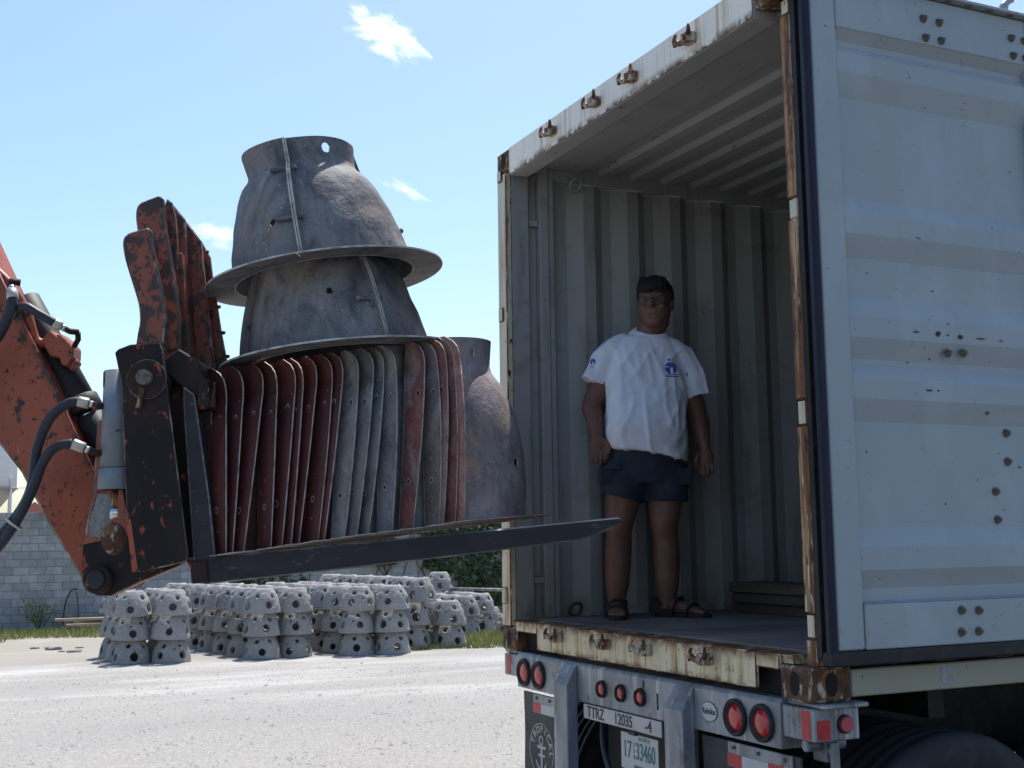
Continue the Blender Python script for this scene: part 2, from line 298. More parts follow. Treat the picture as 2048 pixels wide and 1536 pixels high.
M['hose'] = mat('hydraulic_hose', (.022, .025, .035), .5, layers=[dict(c=(.07, .07, .08), s=(14, 14, 14), lo=.5, hi=.75, a=.5)])
M['fitting'] = mat('zinc_fitting', (.50, .47, .40), .4, .6)
# yard
M['concrete'] = mat('cast_concrete', (.40, .385, .37), .9, layers=[dict(c=(.27, .265, .265), s=(4, 4, 4), lo=.42, hi=.7, a=.8), dict(c=(.52, .50, .47), s=(16, 16, 16), lo=.5, hi=.74, a=.7), dict(c=(.16, .155, .15), s=(34, 34, 34), lo=.62, hi=.70, a=.7, d=4)], rnd=.10, bump=(38, .9, .012))
M['block'] = mat('concrete_block', (.30, .315, .32), .92, layers=[dict(c=(.22, .23, .235), s=(5, 5, 5), lo=.42, hi=.7, a=.7), dict(c=(.40, .41, .41), s=(24, 24, 24), lo=.52, hi=.74, a=.5),
    dict(c=(.12, .12, .11), s=(1.6, 1.6, .45), lo=.46, hi=.66, a=.75, d=7, g=('Z', 1.0, 3.0)), dict(c=(.13, .125, .10), s=(1.2, 1.2, 1.2), lo=.44, hi=.62, a=.7, d=7, g=('Z', .7, .0)), dict(c=(.42, .42, .40), s=(1.1, 1.1, 2.5), lo=.54, hi=.68, a=.6)], rnd=.20, bump=(60, .5, .006), world=True)
M['mortar'] = mat('mortar', (.20, .205, .205), .95)
M['bark'] = mat('twig_bark', (.06, .045, .035), .9)
M['leaf'] = mat('vine_leaf', (.020, .042, .012), .6, layers=[dict(c=(.05, .09, .02), s=(2.5, 2.5, 2.5), lo=.45, hi=.65), dict(c=(.02, .045, .012), s=(1.2, 1.2, 1.2), lo=.5, hi=.7)])
M['grass'] = mat('grass_blades', (.19, .23, .05), .7, layers=[dict(c=(.32, .29, .12), s=(.8, .8, .8), lo=.42, hi=.68), dict(c=(.12, .19, .03), s=(2, 2, 2), lo=.5, hi=.7)])
M['bushleaf'] = mat('bush_leaf', (.15, .20, .05), .6, layers=[dict(c=(.08, .13, .03), s=(9, 9, 9), lo=.45, hi=.65)])
M['wood'] = mat('weathered_wood', (.36, .29, .21), .85, layers=[dict(c=(.20, .16, .12), s=(3, 3, 30), lo=.42, hi=.7)], rnd=.3)
M['stone'] = mat('pale_gravel', (.46, .445, .42), .9, layers=[dict(c=(.27, .26, .25), s=(3, 3, 3), lo=.42, hi=.6)])
M['silo'] = mat('silo_white', (.62, .66, .72), .6, layers=[dict(c=(.5, .54, .6), s=(.2, .2, .6), lo=.4, hi=.7)])
M['hopper'] = mat('hopper_tan', (.42, .39, .32), .7)
M['houseW'] = mat('house_render', (.58, .48, .45), .8); M['houseR'] = mat('house_roof', (.36, .14, .11), .8); M['glass'] = mat('window_glass', (.05, .06, .08), .15)
gm = mat('gravel_ground', (.47, .445, .405), .95, layers=[
    dict(c=(.33, .315, .295), s=(.25, .12, 1), lo=.45, hi=.66, a=.9), dict(c=(.60, .585, .555), s=(.55, .13, 1), lo=.48, hi=.66, a=.9, g=('X', -9, -13)),
    dict(c=(.36, .33, .27), s=(1, 1, 1), lo=.2, hi=.5, a=.9, g=('X', -18.6, -20.5)), dict(c=(.27, .262, .25), s=(1.3, .5, 1), lo=.50, hi=.64, a=.7, d=8, r=.7), dict(c=(.25, .248, .245), s=(14, 14, 14), lo=.50, hi=.66, a=.5, d=9, r=.8),
    dict(c=(.23, .215, .195), s=(27, 27, 27), lo=.46, hi=.58, a=.42, d=3, r=.7, g=('X', -18, -9)), dict(c=(.58, .56, .515), s=(21, 21, 21), lo=.54, hi=.66, a=.6, d=3, r=.7, g=('X', -19, -9)), dict(c=(.19, .185, .175), s=(5, 5, 5), lo=.62, hi=.72, a=.5, d=8, r=.8)], bump=(30, .9, .018))
M['addedground'] = mat('added_ground_dark', (.10, .096, .09), .95, layers=[dict(c=(.15, .145, .14), s=(30, 30, 30), lo=.5, hi=.7)], bump=(60, .5, .006))  # dark colour of the added ground that limits bounce on the door
# ------------------------------------------------------------------ ground
def gz(x, y):
    t = min(max((x + 4.6) / 3.1, 0), 1); t = t * t * (3 - 2 * t)
    e = min(max((y + 12) / 6, 0), 1) * .42
    n = noise.noise(Vector((x * .35, y * .35, 0))) * .03 + noise.noise(Vector((x * 1.3, y * 1.3, 5))) * .008 if x > -60 and abs(y) < 60 else 0
    return t * e + n - .01
xs = [-900, -400, -200, -120, -80, -60] + [-45 + .5 * i for i in range(116)] + [20, 40, 90, 250, 600]
ys = [-900, -400, -150, -70, -40] + [-22 + .5 * i for i in range(104)] + [40, 60, 120, 400, 900]
b = MB(); b.add([(x, y, gz(x, y)) for x in xs for y in ys], [(i * len(ys) + j, (i + 1) * len(ys) + j, (i + 1) * len(ys) + j + 1, i * len(ys) + j + 1) for i in range(len(xs) - 1) for j in range(len(ys) - 1)], 0, True)
tag(b.build('ground', gm, weld=False), kind='structure')
b = MB(); ax_ = [2.7 + .6 * i for i in range(20)] + [20, 40, 90]; ay_ = [-40, -22] + [-14 + .7 * i for i in range(50)] + [40, 60]
b.add([(x, y, gz(x, y) + .012) for x in ax_ for y in ay_], [(i * len(ay_) + j, (i + 1) * len(ay_) + j, (i + 1) * len(ay_) + j + 1, i * len(ay_) + j + 1) for i in range(len(ax_) - 1) for j in range(len(ay_) - 1)], 0, True)
tag(b.build('added_dark_ground', M['addedground'], weld=False), kind='structure')  # unseen dark ground, added to cut light bounced onto the door
# loose gravel stones lying on the yard
b = MB(); oct_ = [(1, 0, 0), (0, 1, 0), (-1, 0, 0), (0, -1, 0), (0, 0, .8), (0, 0, -.5)]
of = [(0, 1, 4), (1, 2, 4), (2, 3, 4), (3, 0, 4), (1, 0, 5), (2, 1, 5), (3, 2, 5), (0, 3, 5)]
for i in range(9000):
    dpt = 10.5 + 12 * random.random() ** 1.3; la = random.uniform(-.45, .06)
    p = Vector((5.7695, -2.642, 0)) + Vector((cf.x, cf.y, 0)) * dpt + Vector((cr.x, cr.y, 0)) * la * dpt
    r = random.choice((.006, .008, .010, .012, .016)) * random.uniform(.7, 1.3)
    if random.random() < .012: r = random.uniform(.025, .045)
    a = random.uniform(0, 6.3); z = gz(p.x, p.y)
    b.add([(p.x + r * (x * math.cos(a) - y * math.sin(a)) * 1.25, p.y + r * (x * math.sin(a) + y * math.cos(a)), z + r * zz * .8) for x, y, zz in oct_], of)
tag(b.build('gravel', M['stone'], weld=False), kind='stuff')

# ------------------------------------------------------------------ block wall
WX = -28.2; BW, BH = .4, .2; Y0 = -4.8; NC, NR = 48, 15
wall = thing('block_wall', 'tall grey concrete block wall closing off the back of the yard', 'wall', (WX, 0, 0))
b = MB(); b.box(WX - .19, WX - .012, Y0 - .2, Y0 + NC * BW, -.1, NR * BH - .012); b.build('mortar', M['mortar'], wall)
bb = MB(); bb.box(-.19, 0, -.194, .194, 0, .189); bme = bb.data('block', M['block'], .004)
rest = MB(); nblk = 0
for r_ in range(NR):
    for c in range(NC):
        y = Y0 + c * BW + (r_ % 2) * .2; z = r_ * BH
        near = (-1.4 < y < 2.0) or (2.0 <= y < 5.2 and z < 1.5) or (1.2 < y < 3.2 and z < 2.4)
        if near and nblk < 298:
            o = link('block', bme, wall); o.location = (random.uniform(-.003, .003), y, z); nblk += 1
        else: rest.box(WX - .19, WX + random.uniform(-.003, .003), y - .194, y + .194, z, z + .189)
tag(rest.build('block_courses', M['block'], wall, weld=False), kind='stuff')

# ------------------------------------------------------------------ plants
def leaf(b, p, s, nrm=None, mi=0):
    a = Vector((random.gauss(0, 1), random.gauss(0, 1), random.gauss(0, 1))).normalized()
    n = (nrm + a * .7).normalized() if nrm else a
    t = n.orthogonal().normalized(); t = Matrix.Rotation(random.uniform(0, 6.28), 3, n) @ t; u = n.cross(t)
    b.add([p - t * s * .5, p + u * s * .32 + n * s * .08, p + t * s * .6, p - u * s * .32 + n * s * .08], [(0, 1, 2, 3)], mi)
def vine(label, patches, count, size, base):
    t = thing('creeping_vine', label, 'vine', base)
    st = MB(); lf = MB()
    for (y0, y1, z0, z1) in patches:
        for k in range(5):
            y = random.uniform(y0, y1); pts = []; z = z0
            while z < z1:
                pts.append((WX + .03 + random.uniform(0, .03), y, z)); y += random.uniform(-.25, .25); z += .25
            if len(pts) > 1: st.tube(pts, .012, 5)
    for i in range(count):
        y0, y1, z0, z1 = random.choice(patches)
        y = random.uniform(y0, y1); z = random.uniform(z0, z1)
        if noise.noise(Vector((y * .9, z * 1.1, 3.3))) < -.12: continue
        leaf(lf, Vector((WX + random.uniform(.03, .28), y, z)), random.uniform(.7, 1.4) * size, Vector((1, 0, .5)))
    st.build('stem', M['bark'], t); tag(lf.build('leaves', M['leaf'], t, weld=False), kind='stuff')
vine('dark green vine covering the block wall beside the container corner', [(9.3, 11, 0.2, 2.9), (10.6, 14.4, 0.2, 3.0), (8.3, 9.6, .4, 2.4)], 9000, .13, (WX, 11, 0))
vine('sparse creeper on the block wall seen just under the fork heel', [(3.4, 5.4, .6, 1.35), (5, 7.2, .5, 1.5)], 900, .10, (WX, 4, 0))
def grass(areas, n, name, hgt=(.06, .2)):
    b = MB()
    for i in range(n):
        x0, x1, y0, y1, dens = random.choices(areas, [a[4] for a in areas])[0]
        x = random.uniform(x0, x1); y = random.uniform(y0, y1)
        ed = min((x - x0), (x1 - x)) / (x1 - x0) * 2
        if noise.noise(Vector((x * .8, y * .6, 1.5))) + .45 * ed < .08: continue
        h = random.uniform(*hgt) * (0.5 + ed); a = random.uniform(0, 6.28); w = random.uniform(.006, .014); z = gz(x, y)
        dx, dy = math.cos(a) * w, math.sin(a) * w; lx, ly = random.gauss(0, .4) * h, random.gauss(0, .4) * h
        b.add([(x - dx, y - dy, z), (x + dx, y + dy, z), (x + lx, y + ly, z + h)], [(0, 1, 2)])
    tag(b.build(name, M['grass'], weld=False), kind='stuff')
grass([(-28.15, -24.2, -4, 3.5, 3), (-28.1, -27, 3, 9, 1), (-20.5, -17.0, 6.0, 9.6, 2.2), (-28, -20, 8.5, 13, 2)], 30000, 'grass', (.05, .17))
sh = thing('shrub', 'small leafy shrub growing against the foot of the block wall', 'shrub', (-27.75, -.15, 0))
st = MB(); lf = MB()
for k in range(7):
    a = random.uniform(-1.2, 1.2); p = Vector((-27.75, -.15, 0)); pts = [p.copy()]
    for j in range(5): p = p + Vector((random.uniform(-.03, .06), a * .09 + random.uniform(-.03, .03), .13)); pts.append(p.copy())
    st.tube(pts, [.012, .011, .009, .008, .006, .004], 5)
    for j in range(48): leaf(lf, pts[random.randint(2, 5)] + Vector((random.gauss(0, .07), random.gauss(0, .12), random.gauss(.02, .07))), random.uniform(.04, .08))
st.build('stem', M['bark'], sh); lf.build('leaves', M['bushleaf'], sh, weld=False)
for lab, pts, r in (('dark bent stick leaning on the wall, curved at its top', [(-27.9, .42, 0), (-28.0, .44, .35), (-28.0, .5, .75), (-28.02, .62, .98), (-28.05, .74, 1.02)], .02),
                    ('thin straight stake standing at the foot of the wall', [(-27.95, .80, 0), (-28.0, .80, .5), (-28.02, .74, .95)], .012)):
    tag(MB().tube(catmull(pts, 4), r, 7).build('stick', M['bark']), lab, 'stick')
# plank pile at the wall
for i, (lab, x, y, z, a, l) in enumerate([
    ('lowest pale plank of the pile by the wall', -26.9, 1.0, .03, .10, 1.5), ('second plank up in the pile by the wall', -26.95, .95, .10, -.05, 1.3),
    ('third plank up in the pile by the wall', -26.9, 1.1, .17, .08, 1.4), ('topmost plank of the pile by the wall', -27.0, .95, .30, -.03, 1.6),
    ('plank lying across the pile by the wall, under the topmost one', -27.1, 1.15, .235, .22, 1.2)]):
    o = MB().box(-.10, .10, -l / 2, l / 2, -.032, .032).build('plank', M['wood'], bevel=.004); o.location = (x, y, z); o.rotation_euler = (0, 0, a)
    tag(o, lab, 'plank', 'planks piled at the wall')
# rubble lumps
RUB = [(-21.9, -.30, .13, 'grey concrete lump on the ground left of the dome stacks, largest'), (-21.0, .02, .10, 'flat concrete lump nearest the dome stacks'),
       (-22.4, -.62, .07, 'small concrete lump farthest left on the gravel'), (-22.0, .25, .06, 'small concrete lump behind the flat one'), (-21.2, -.2, .05, 'small concrete chip beside the flat lump')]
for x, y, r, lab in RUB:
    bm = bmesh.new(); bmesh.ops.create_icosphere(bm, subdivisions=2, radius=r)
    for v in bm.verts: v.co *= 1 + .45 * noise.noise(v.co * 9 + Vector((x, y, 0))); v.co.z *= .45; v.co.y *= 1.5
    me = D.meshes.new('rubble_lump'); bm.to_mesh(me); bm.free(); me.materials.append(M['concrete'])
    o = link('rubble_lump', me); o.location = (x, y, gz(x, y) + r * .2); tag(o, lab, 'rubble', 'rubble lumps on the gravel')

# ------------------------------------------------------------------ far things beyond the wall
si = thing('storage_silo', 'pale storage silo on legs rising far behind the block wall', 'silo', (-156, 3.5, 0))
MB().cyl((-156, 3.5, 9.0), (-156, 3.5, 19), 2.75, n=40).build('tank', M['silo'], si)
MB().cyl((-156, 3.5, 6.3), (-156, 3.5, 8.99), .6, 2.75, n=40).build('hopper', M['hopper'], si)
for dx, dy in ((-2, -2), (-2, 2), (2, -2), (2, 2)):
    MB().box(-156 + dx - .12, -156 + dx + .12, 3.5 + dy - .12, 3.5 + dy + .12, 0, 10.2).build('leg', M['silo'], si)
MB().tube([(-156 + 2.85 * math.cos(a * .2618), 3.5 + 2.85 * math.sin(a * .2618), 9.0) for a in range(25)], .08, 6).build('ring_beam', M['hopper'], si)
def house(x, y0, y1, z, lab, flat=False):
    h = thing('house', lab, 'house', (x, (y0 + y1) / 2, 0)); ym = (y0 + y1) / 2
    MB().box(x - 4, x, y0, y1, 0, z).build('wall', M['houseW'], h)
    b = MB()
    if flat: b.box(x - 4.2, x + .2, y0 - .2, y1 + .2, z, z + .25)
    else: b.prism([(y0 - .4, z), (y1 + .4, z), (ym, z + 1.3)], lambda a, c, d: (d, a, c), x - 4.3, x + .3)
    b.build('roof', M['houseR'], h)
    for k in range(3):
        yy = y0 + (y1 - y0) * (k + .5) / 3; f = MB().box(x, x + .06, yy - .28, yy + .28, z - 1.0, z - .25).build('window', M['silo'], h)
        MB().box(x + .06, x + .08, yy - .2, yy + .2, z - .93, z - .32).build('pane', M['glass'], f)
house(-152, 6.9, 9.3, 6.0, 'far house with a red pitched roof showing over the wall')
house(-190, 13.6, 16.2, 7.2, 'far low building with a flat red roof showing over the wall', True)
for y, lab in ((-9, 'utility pole out beyond the silo'), (17, 'utility pole hidden behind the orange boom')):
    p = thing('utility_pole', lab, 'pole', (-120, y, 0)); MB().cyl((-120, y, 0), (-120, y, 9.6), .14, .1, 8).build('shaft', M['bark'], p)
    MB().box(-120.05, -119.95, y - .8, y + .8, 9.0, 9.12).build('crossarm', M['bark'], p)
tag(MB().tube([(-120, -9 + 26 * t / 12, 9.15 - 1.6 * math.sin(math.pi * t / 12)) for t in range(13)], .025, 5).build('overhead_cable', M['ink']), 'thin overhead cable sagging across the silo', 'cable')

# ------------------------------------------------------------------ shells with real holes (reef domes, molds)
def resample(prof, n):
    P = [Vector((r, 0, z)) for r, z in prof]; P = catmull(P, 8); ls = [0]
    for i in range(1, len(P)): ls.append(ls[-1] + (P[i] - P[i - 1]).length)
    def at(s):
        s = min(max(s, 0), ls[-1])
        for i in range(1, len(ls)):
            if ls[i] >= s:
                t = (s - ls[i - 1]) / max(ls[i] - ls[i - 1], 1e-9); q = P[i - 1].lerp(P[i], t); d = (P[i] - P[i - 1]).normalized(); return q.x, q.z, d
    return at, ls[-1]
def shell(b, prof, a0, a1, nu, nv, thick, holes, closed, mi=0, mrim=0, rough=0, seed=0, smooth=True):
    """surface of revolution with thickness; holes = (angle, arc length, radius)"""
    at, Lh = resample(prof, nv); cols = nu if closed else nu + 1
    par = [[(a0 + (a1 - a0) * i / nu, Lh * j / nv) for j in range(nv + 1)] for i in range(cols)]
    dead = set()
    for h in holes:
        for i in range(nu):
            for j in range(nv):
                a = a0 + (a1 - a0) * (i + .5) / nu; s = Lh * (j + .5) / nv
                da = (a - h[0] + math.pi) % (2 * math.pi) - math.pi; r = at(s)[0]
                if math.hypot(da * r, s - h[1]) < h[2]: dead.add((i, j))
    for h in holes:
        cell = max((a1 - a0) / nu * .3, Lh / nv)
        for i in range(cols):
            for j in range(nv + 1):
                a, s = par[i][j]; da = (a - h[0] + math.pi) % (2 * math.pi) - math.pi; r = at(s)[0]
                d = math.hypot(da * r, s - h[1])
                if abs(d - h[2]) < cell * 1.3 and d > 1e-6:
                    fs = [((i - 1) % nu if closed else i - 1, j - 1), ((i - 1) % nu if closed else i - 1, j), (i % nu, j - 1), (i % nu, j)]
                    k = sum(f in dead for f in fs)
                    if 0 < k < 4: q = h[2] / d; par[i][j] = (h[0] + da * q, h[1] + (s - h[1]) * q)
    out = []; inn = []
    for i in range(cols):
        for j in range(nv + 1):
            a, s = par[i][j]; r, z, d = at(s); nr, nz_ = d.z, -d.x
            if rough:
                k = rough * noise.noise(Vector((math.cos(a) * r * 14, math.sin(a) * r * 14, z * 14 + seed))) + rough * .7 * noise.noise(Vector((math.cos(a) * r * 5, math.sin(a) * r * 5, z * 5 + seed * 3)))
                r += nr * k; z += nz_ * k
            out.append((r * math.cos(a), r * math.sin(a), z)); r2, z2 = r - nr * thick, z - nz_ * thick
            inn.append((r2 * math.cos(a), r2 * math.sin(a), z2))
    idx = lambda i, j: (i % cols) * (nv + 1) + j
    F = []; cnt = {}
    for i in range(nu):
        for j in range(nv):
            if (i, j) in dead: continue
            q = (idx(i, j), idx(i + 1, j), idx(i + 1, j + 1), idx(i, j + 1)); F.append(q)
            for k in range(4):
                e = (q[k], q[(k + 1) % 4]); cnt[frozenset(e)] = cnt.get(frozenset(e), []) + [e]
    n = len(out)
    b.add(out + inn, F + [tuple(n + k for k in f[::-1]) for f in F], mi, smooth)
    rim = [es[0] for es in cnt.values() if len(es) == 1]
    b.add(out + inn, [(e[1], e[0], n + e[0], n + e[1]) for e in rim], mrim, False)
    return at, Lh

# ------------------------------------------------------------------ perforated concrete domes
DPROF = [(.358, 0), (.352, .025), (.346, .07), (.332, .16), (.300, .27), (.255, .36), (.215, .42), (.188, .447), (.125, .455)]
dome_meshes = []
for k in range(5):
    rr = random.Random(40 + k); hs = []; n1 = 5; ph = rr.uniform(0, 1)
    for i in range(n1): hs.append((ph + 6.283 * i / n1 + rr.uniform(-.12, .12), .14 + rr.uniform(-.02, .03), rr.uniform(.066, .082) * (1.12 if k >= 3 else 1)))
    for i in range(6): hs.append((ph + .5 + 6.283 * i / 6 + rr.uniform(-.12, .12), .335 + rr.uniform(-.02, .02), rr.uniform(.028, .048) * (1.25 if k >= 3 else 1)))
    for i in range(4): hs.append((rr.uniform(0, 6.28), rr.uniform(.23, .27), rr.uniform(.016, .022)))
    b = MB(); shell(b, DPROF, 0, 6.28318, 84, 26, .055, hs, True, 0, 0, .009, k * 7.1)
    dome_meshes.append(b.data('reef_dome', M['concrete'], weld=True))
ROWS = [  # name, front columns, depth vector, depth count, layers, big
    ('leftmost row', [(-17.78, .70), (-17.55, 1.36)], 3, 3, False), ('second row from the left', [(-17.50, 3.02), (-17.66, 3.70)], 7, 3, False),
    ('third row from the left', [(-17.32, 4.84), (-17.12, 5.48)], 6, 3, False)]
LAY = ('bottom', 'middle', 'top'); ORD = ('front', 'second', 'third', 'fourth', 'fifth', 'sixth', 'seventh')
GD = 'perforated concrete domes stacked in the yard'
def dome(x, y, z, big, lab, s=1.0):
    o = link('reef_dome', dome_meshes[random.choice((3, 4)) if big else random.choice((0, 1, 2))])
    o.location = (x + random.uniform(-.02, .02), y + random.uniform(-.02, .02), z); o.rotation_euler = (random.uniform(-.02, .02), random.uniform(-.02, .02), random.uniform(0, 6.28)); o.scale = (s, s, s)
    tag(o, lab, 'concrete dome', GD)
for rn, cols_, dn, ln, big in ROWS:
    for ci, (x, y) in enumerate(cols_):
        for d in range(dn):
            px, py = x - .74 * d, y - (.13 if rn[0] != 'l' else .02) * d
            for l in range(ln):
                if d >= 2 and l == 0 and ci == 1: continue
                zz = gz(px, py) + .425 * l
                dome(px, py, zz, big, f'{LAY[l]} dome, {ORD[d]} stack back, {("left", "right")[ci]} file of the {rn}')
# higher stacks of larger holed domes on the right
for d in range(6):
    for l in range(3):
        dome(-18.0 - .76 * d, 6.22 - .13 * d + (0, .03, .12)[l], gz(-18, 6.2) + (.0, .455, .93)[l], True, f'{LAY[l]} big-holed dome, {ORD[d]} stack back in the tall row right of the forks', 1.05)
for d in range(4):
    for l in range(2):
        dome(-17.95 - .76 * d, 7.0 - .06 * d, gz(-18, 7) + .455 * l, True, f'{LAY[l]} big-holed dome, {ORD[d]} stack back in the two-high row by the container', 1.05)
for d in range(3):
    for l in range(2):
        dome(-20.3 - .76 * d, 8.35 - .05 * d, gz(-20, 8) + .455 * l, True, f'{LAY[l]} dome, {ORD[d]} stack back of the far pair on the grass')
for d in range(4):
    for l in range(2 if d < 3 else 3):
        dome(-21.2 - .76 * d, 9.15 - .05 * d, gz(-21, 9) + .455 * l, True, f'{LAY[l]} dome, {ORD[d]} stack back in the row just left of the container corner')
for x, y, lab in ((-20.0, 9.35, 'single dome on the grass nearest the container corner'), (-20.9, 10.0, 'single dome half hidden by the container corner'), (-21.9, 10.5, 'single dome beside the pale pipe end'), (-23.3, 10.3, 'single dome in front of the vine behind the container corner')):
    dome(x, y, gz(x, y), True, lab)
tag(MB().cyl((-22.6, 8.9, .95), (-22.4, 12.2, .80), .04, n=8).build('metal_pipe', M['mgrey2']), 'pale pipe lying level behind the far domes', 'pipe')
for y in (9.1, 11.9):
    tag(MB().box(-22.65, -22.35, y - .1, y + .1, 0, .86 - .045 * (y - 8.9) / 1).build('support_block', M['concrete']), f'block holding up the {"left" if y < 10 else "right"} end of the pale pipe', 'block')

# ------------------------------------------------------------------ shipping container
G = 1.6; CW = 2.438; CH = 2.591; CL = 12.19; FZ = 1.755; RZ = 4.125
ct = thing('shipping_container', 'open weathered white shipping container with rusty frame on the trailer', 'container', (0, 0, G))
def casting(x0, x1, y0, y1, z0, z1, out):
    b = MB(); b.box(x0, x1, y0, y1, z0, z1); o = b.build('corner_casting', M['rust'], ct, .010, 1, True, M['castedge'])
    xc = (x0 + x1) / 2; zc = (z0 + z1) / 2; yc = (y0 + y1) / 2
    def oval(cx, cz, rx, rz): return [(cx + rx * math.cos(t * .3927), cz + rz * math.copysign(abs(math.sin(t * .3927)) ** .8, math.sin(t * .3927))) for t in range(16)]
    MB().prism(oval(xc, zc, .024, .040), lambda a, c, d: (a, d, c), y0 - .0015, y0 + .004).build('aperture_shade', M['hole'], o)  # flat dark oval painting the shade of an uncut casting hole
    if out: MB().prism(oval(yc, zc, .026, .040), lambda a, c, d: (d, a, c), x1 - .004, x1 + .0015).build('aperture_shade', M['hole'], o)
casting(0, .162, 0, .178, G, G + .118, False); casting(CW - .162, CW, 0, .178, G, G + .118, True)
casting(0, .162, 0, .178, G + CH - .118, G + CH, False); casting(CW - .162, CW, 0, .178, G + CH - .118, G + CH, True)
for x0, x1 in ((0, .162), (CW - .162, CW)):
    for z0 in (G, G + CH - .118): casting(x0, x1, CL - .178, CL, z0, z0 + .118, False)
# sill with the two twist lock pockets
b = MB()
b.box(.394, 2.143, 0, .016, G + .022, FZ - .004); b.box(.1625, .3935, 0, .016, G + .098, FZ - .004); b.box(2.1435, CW - .1625, 0, .016, G + .098, FZ - .004)
b.build('rear_sill', M['cream_sill'], ct, .005, 1, True, M['rustedge'])
MB().box(.1, CW - .1, .0165, .13, G + .118, FZ - .006).build('sill_ledge', M['cream_sill'], ct, .004, 1, True, M['rustedge'])
for x0, x1 in ((.165, .46), (2.08, CW - .165)): MB().box(x0, x1, .06, .12, G + .005, G + .112).build('pocket_shade', M['hole'], ct)  # dark boxes put in for the shade inside the open pockets
# header
b = MB(); b.prism([(0, RZ - .085), (0, RZ + .062), (.10, RZ + .062), (.10, RZ - .02), (.12, RZ - .075), (.10, RZ - .085)], lambda a, c, d: (d, a, c), .162, CW - .162)
b.build('header_lip', M['roofin'], ct, .003)
MB().box(.1625, CW - .1625, -.004, -.0005, RZ - .083, RZ + .061).build('rear_header', M['cream_header'], ct, .0017, 1, True, M['rustedge'])
# posts
b = MB(); b.box(0, .104, 0, .035, G + .118, G + CH - .118); b.build('corner_post', M['cream'], ct, .006, 1, True, M['rustedge'])
b = MB(); b.box(.03, .10, .0355, .135, G + .118, G + CH - .118); b.box(.018, .055, .136, .20, G + .118, RZ); b.box(.03, .098, .201, .255, G + .155, RZ); b.box(.03, .09, .262, .29, G + .155, RZ); b.build('inner_post', M['inner'], ct, .003)
b = MB()
for z in (G + .33, G + 2.2): b.box(.056, .09, .14, .198, z, z + .03)
b.build('slot_stop', M['inner'], ct, .002)
HZ = [(4.01, 4.072), (3.26, 3.335), (2.53, 2.62), (1.808, 1.892)]
zc = G + .118; b = MB(); hb = []
for z0, z1 in sorted(HZ):
    b.prism([(2.366, .052), (2.374, .043), (2.412, .040), (2.423, .048), (2.424, .09), (2.366, .09)], lambda a, c, d: (a, c, d), zc, z0 - .004); zc = z1 + .004
b.prism([(2.366, .052), (2.374, .043), (2.412, .040), (2.423, .048), (2.424, .09), (2.366, .09)], lambda a, c, d: (a, c, d), zc, G + CH - .118)
b.build('corner_post', M['rusty_post'], ct, .004, 1, True, M['rustedge'])
for z0, z1 in HZ:
    MB().box(2.373, 2.421, .047, .095, z0, z1).build('hinge_lug', M['cream'], ct, .006, 1, True, M['rustedge'])
    MB().box(.018, .07, -.010, -.0005, z0 + .02, z1 + .02).build('hinge_lug', M['cream'], ct, .005, 1, True, M['rustedge'])
MB().box(2.335, 2.374, .095, .20, G + .118, RZ).build('inner_post', M['inner'], ct, .003)
# side walls, corrugated
def corr(y0, y1, xo, xi):
    pts = []; y = y0
    while y < y1: pts += [(xo, y), (xi, y + .088), (xi, y + .157), (xo, y + .219)]; y += .277
    return pts
def wall_sheet(name, pts, z0, z1, mt, t):
    b = MB(); n = len(pts); vs = [(x, y, z) for z in (z0, z1) for x, y in pts] + [(x + t, y, z) for z in (z0, z1) for x, y in pts]
    fs = []
    for i in range(n - 1):
        fs += [(i, i + 1, n + i + 1, n + i), (2 * n + i, 3 * n + i, 3 * n + i + 1, 2 * n + i + 1)]
    return b.add(vs, fs).build(name, mt, ct, weld=False)
wall_sheet('side_panel', corr(.39, CL - .1, .040, .076), FZ - .05, 4.062, M['inner'], -.003)
MB().box(.036, .039, .285, .42, FZ - .05, 4.062).build('side_strip', M['inner'], ct)
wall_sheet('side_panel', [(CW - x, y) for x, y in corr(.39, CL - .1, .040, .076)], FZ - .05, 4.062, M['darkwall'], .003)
MB().box(0, .075, .135, CL - .17, 4.063, 4.19).build('top_rail', M['inner'], ct, .006)
MB().box(CW - .07, CW, .18, CL - .17, 4.063, 4.186).build('top_rail', M['rusty_post'], ct, .006, 1, True, M['rustedge'])
MB().box(0, .036, .18, CL - .17, G + .0125, FZ - .052).build('bottom_rail', M['rail'], ct, .004)
MB().box(CW - .036, CW - .002, .1785, CL - .17, G + .0125, FZ - .052).build('bottom_rail', M['rail'], ct, .004)
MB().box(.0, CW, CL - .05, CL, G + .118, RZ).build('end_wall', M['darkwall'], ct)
# roof with transverse ribs
pts = [(.125, RZ), (.43, RZ)]; y = .43
while y < CL - .2: pts += [(y + .02, RZ - .0), (y + .045, RZ + .022), (y + .135, RZ + .022), (y + .16, RZ)]; y += .2
b = MB(); n = len(pts); vs = [(x, yy, z) for x in (.0755, CW - .0705) for yy, z in pts] + [(x, yy, z + .004) for x in (.0755, CW - .0705) for yy, z in pts]
fs = []
for i in range(n - 1): fs += [(i, i + 1, n + i + 1, n + i), (2 * n + i, 3 * n + i, 3 * n + i + 1, 2 * n + i + 1)]
b.add(vs, fs).build('roof', M['roofin'], ct, weld=False)
for k in range(6):
    y0 = .1305 + k * 2.0; MB().box(.06, CW - .06, y0, y0 + 1.996, FZ - .03, FZ).build('floor_panel', M['floor'], ct, .002)
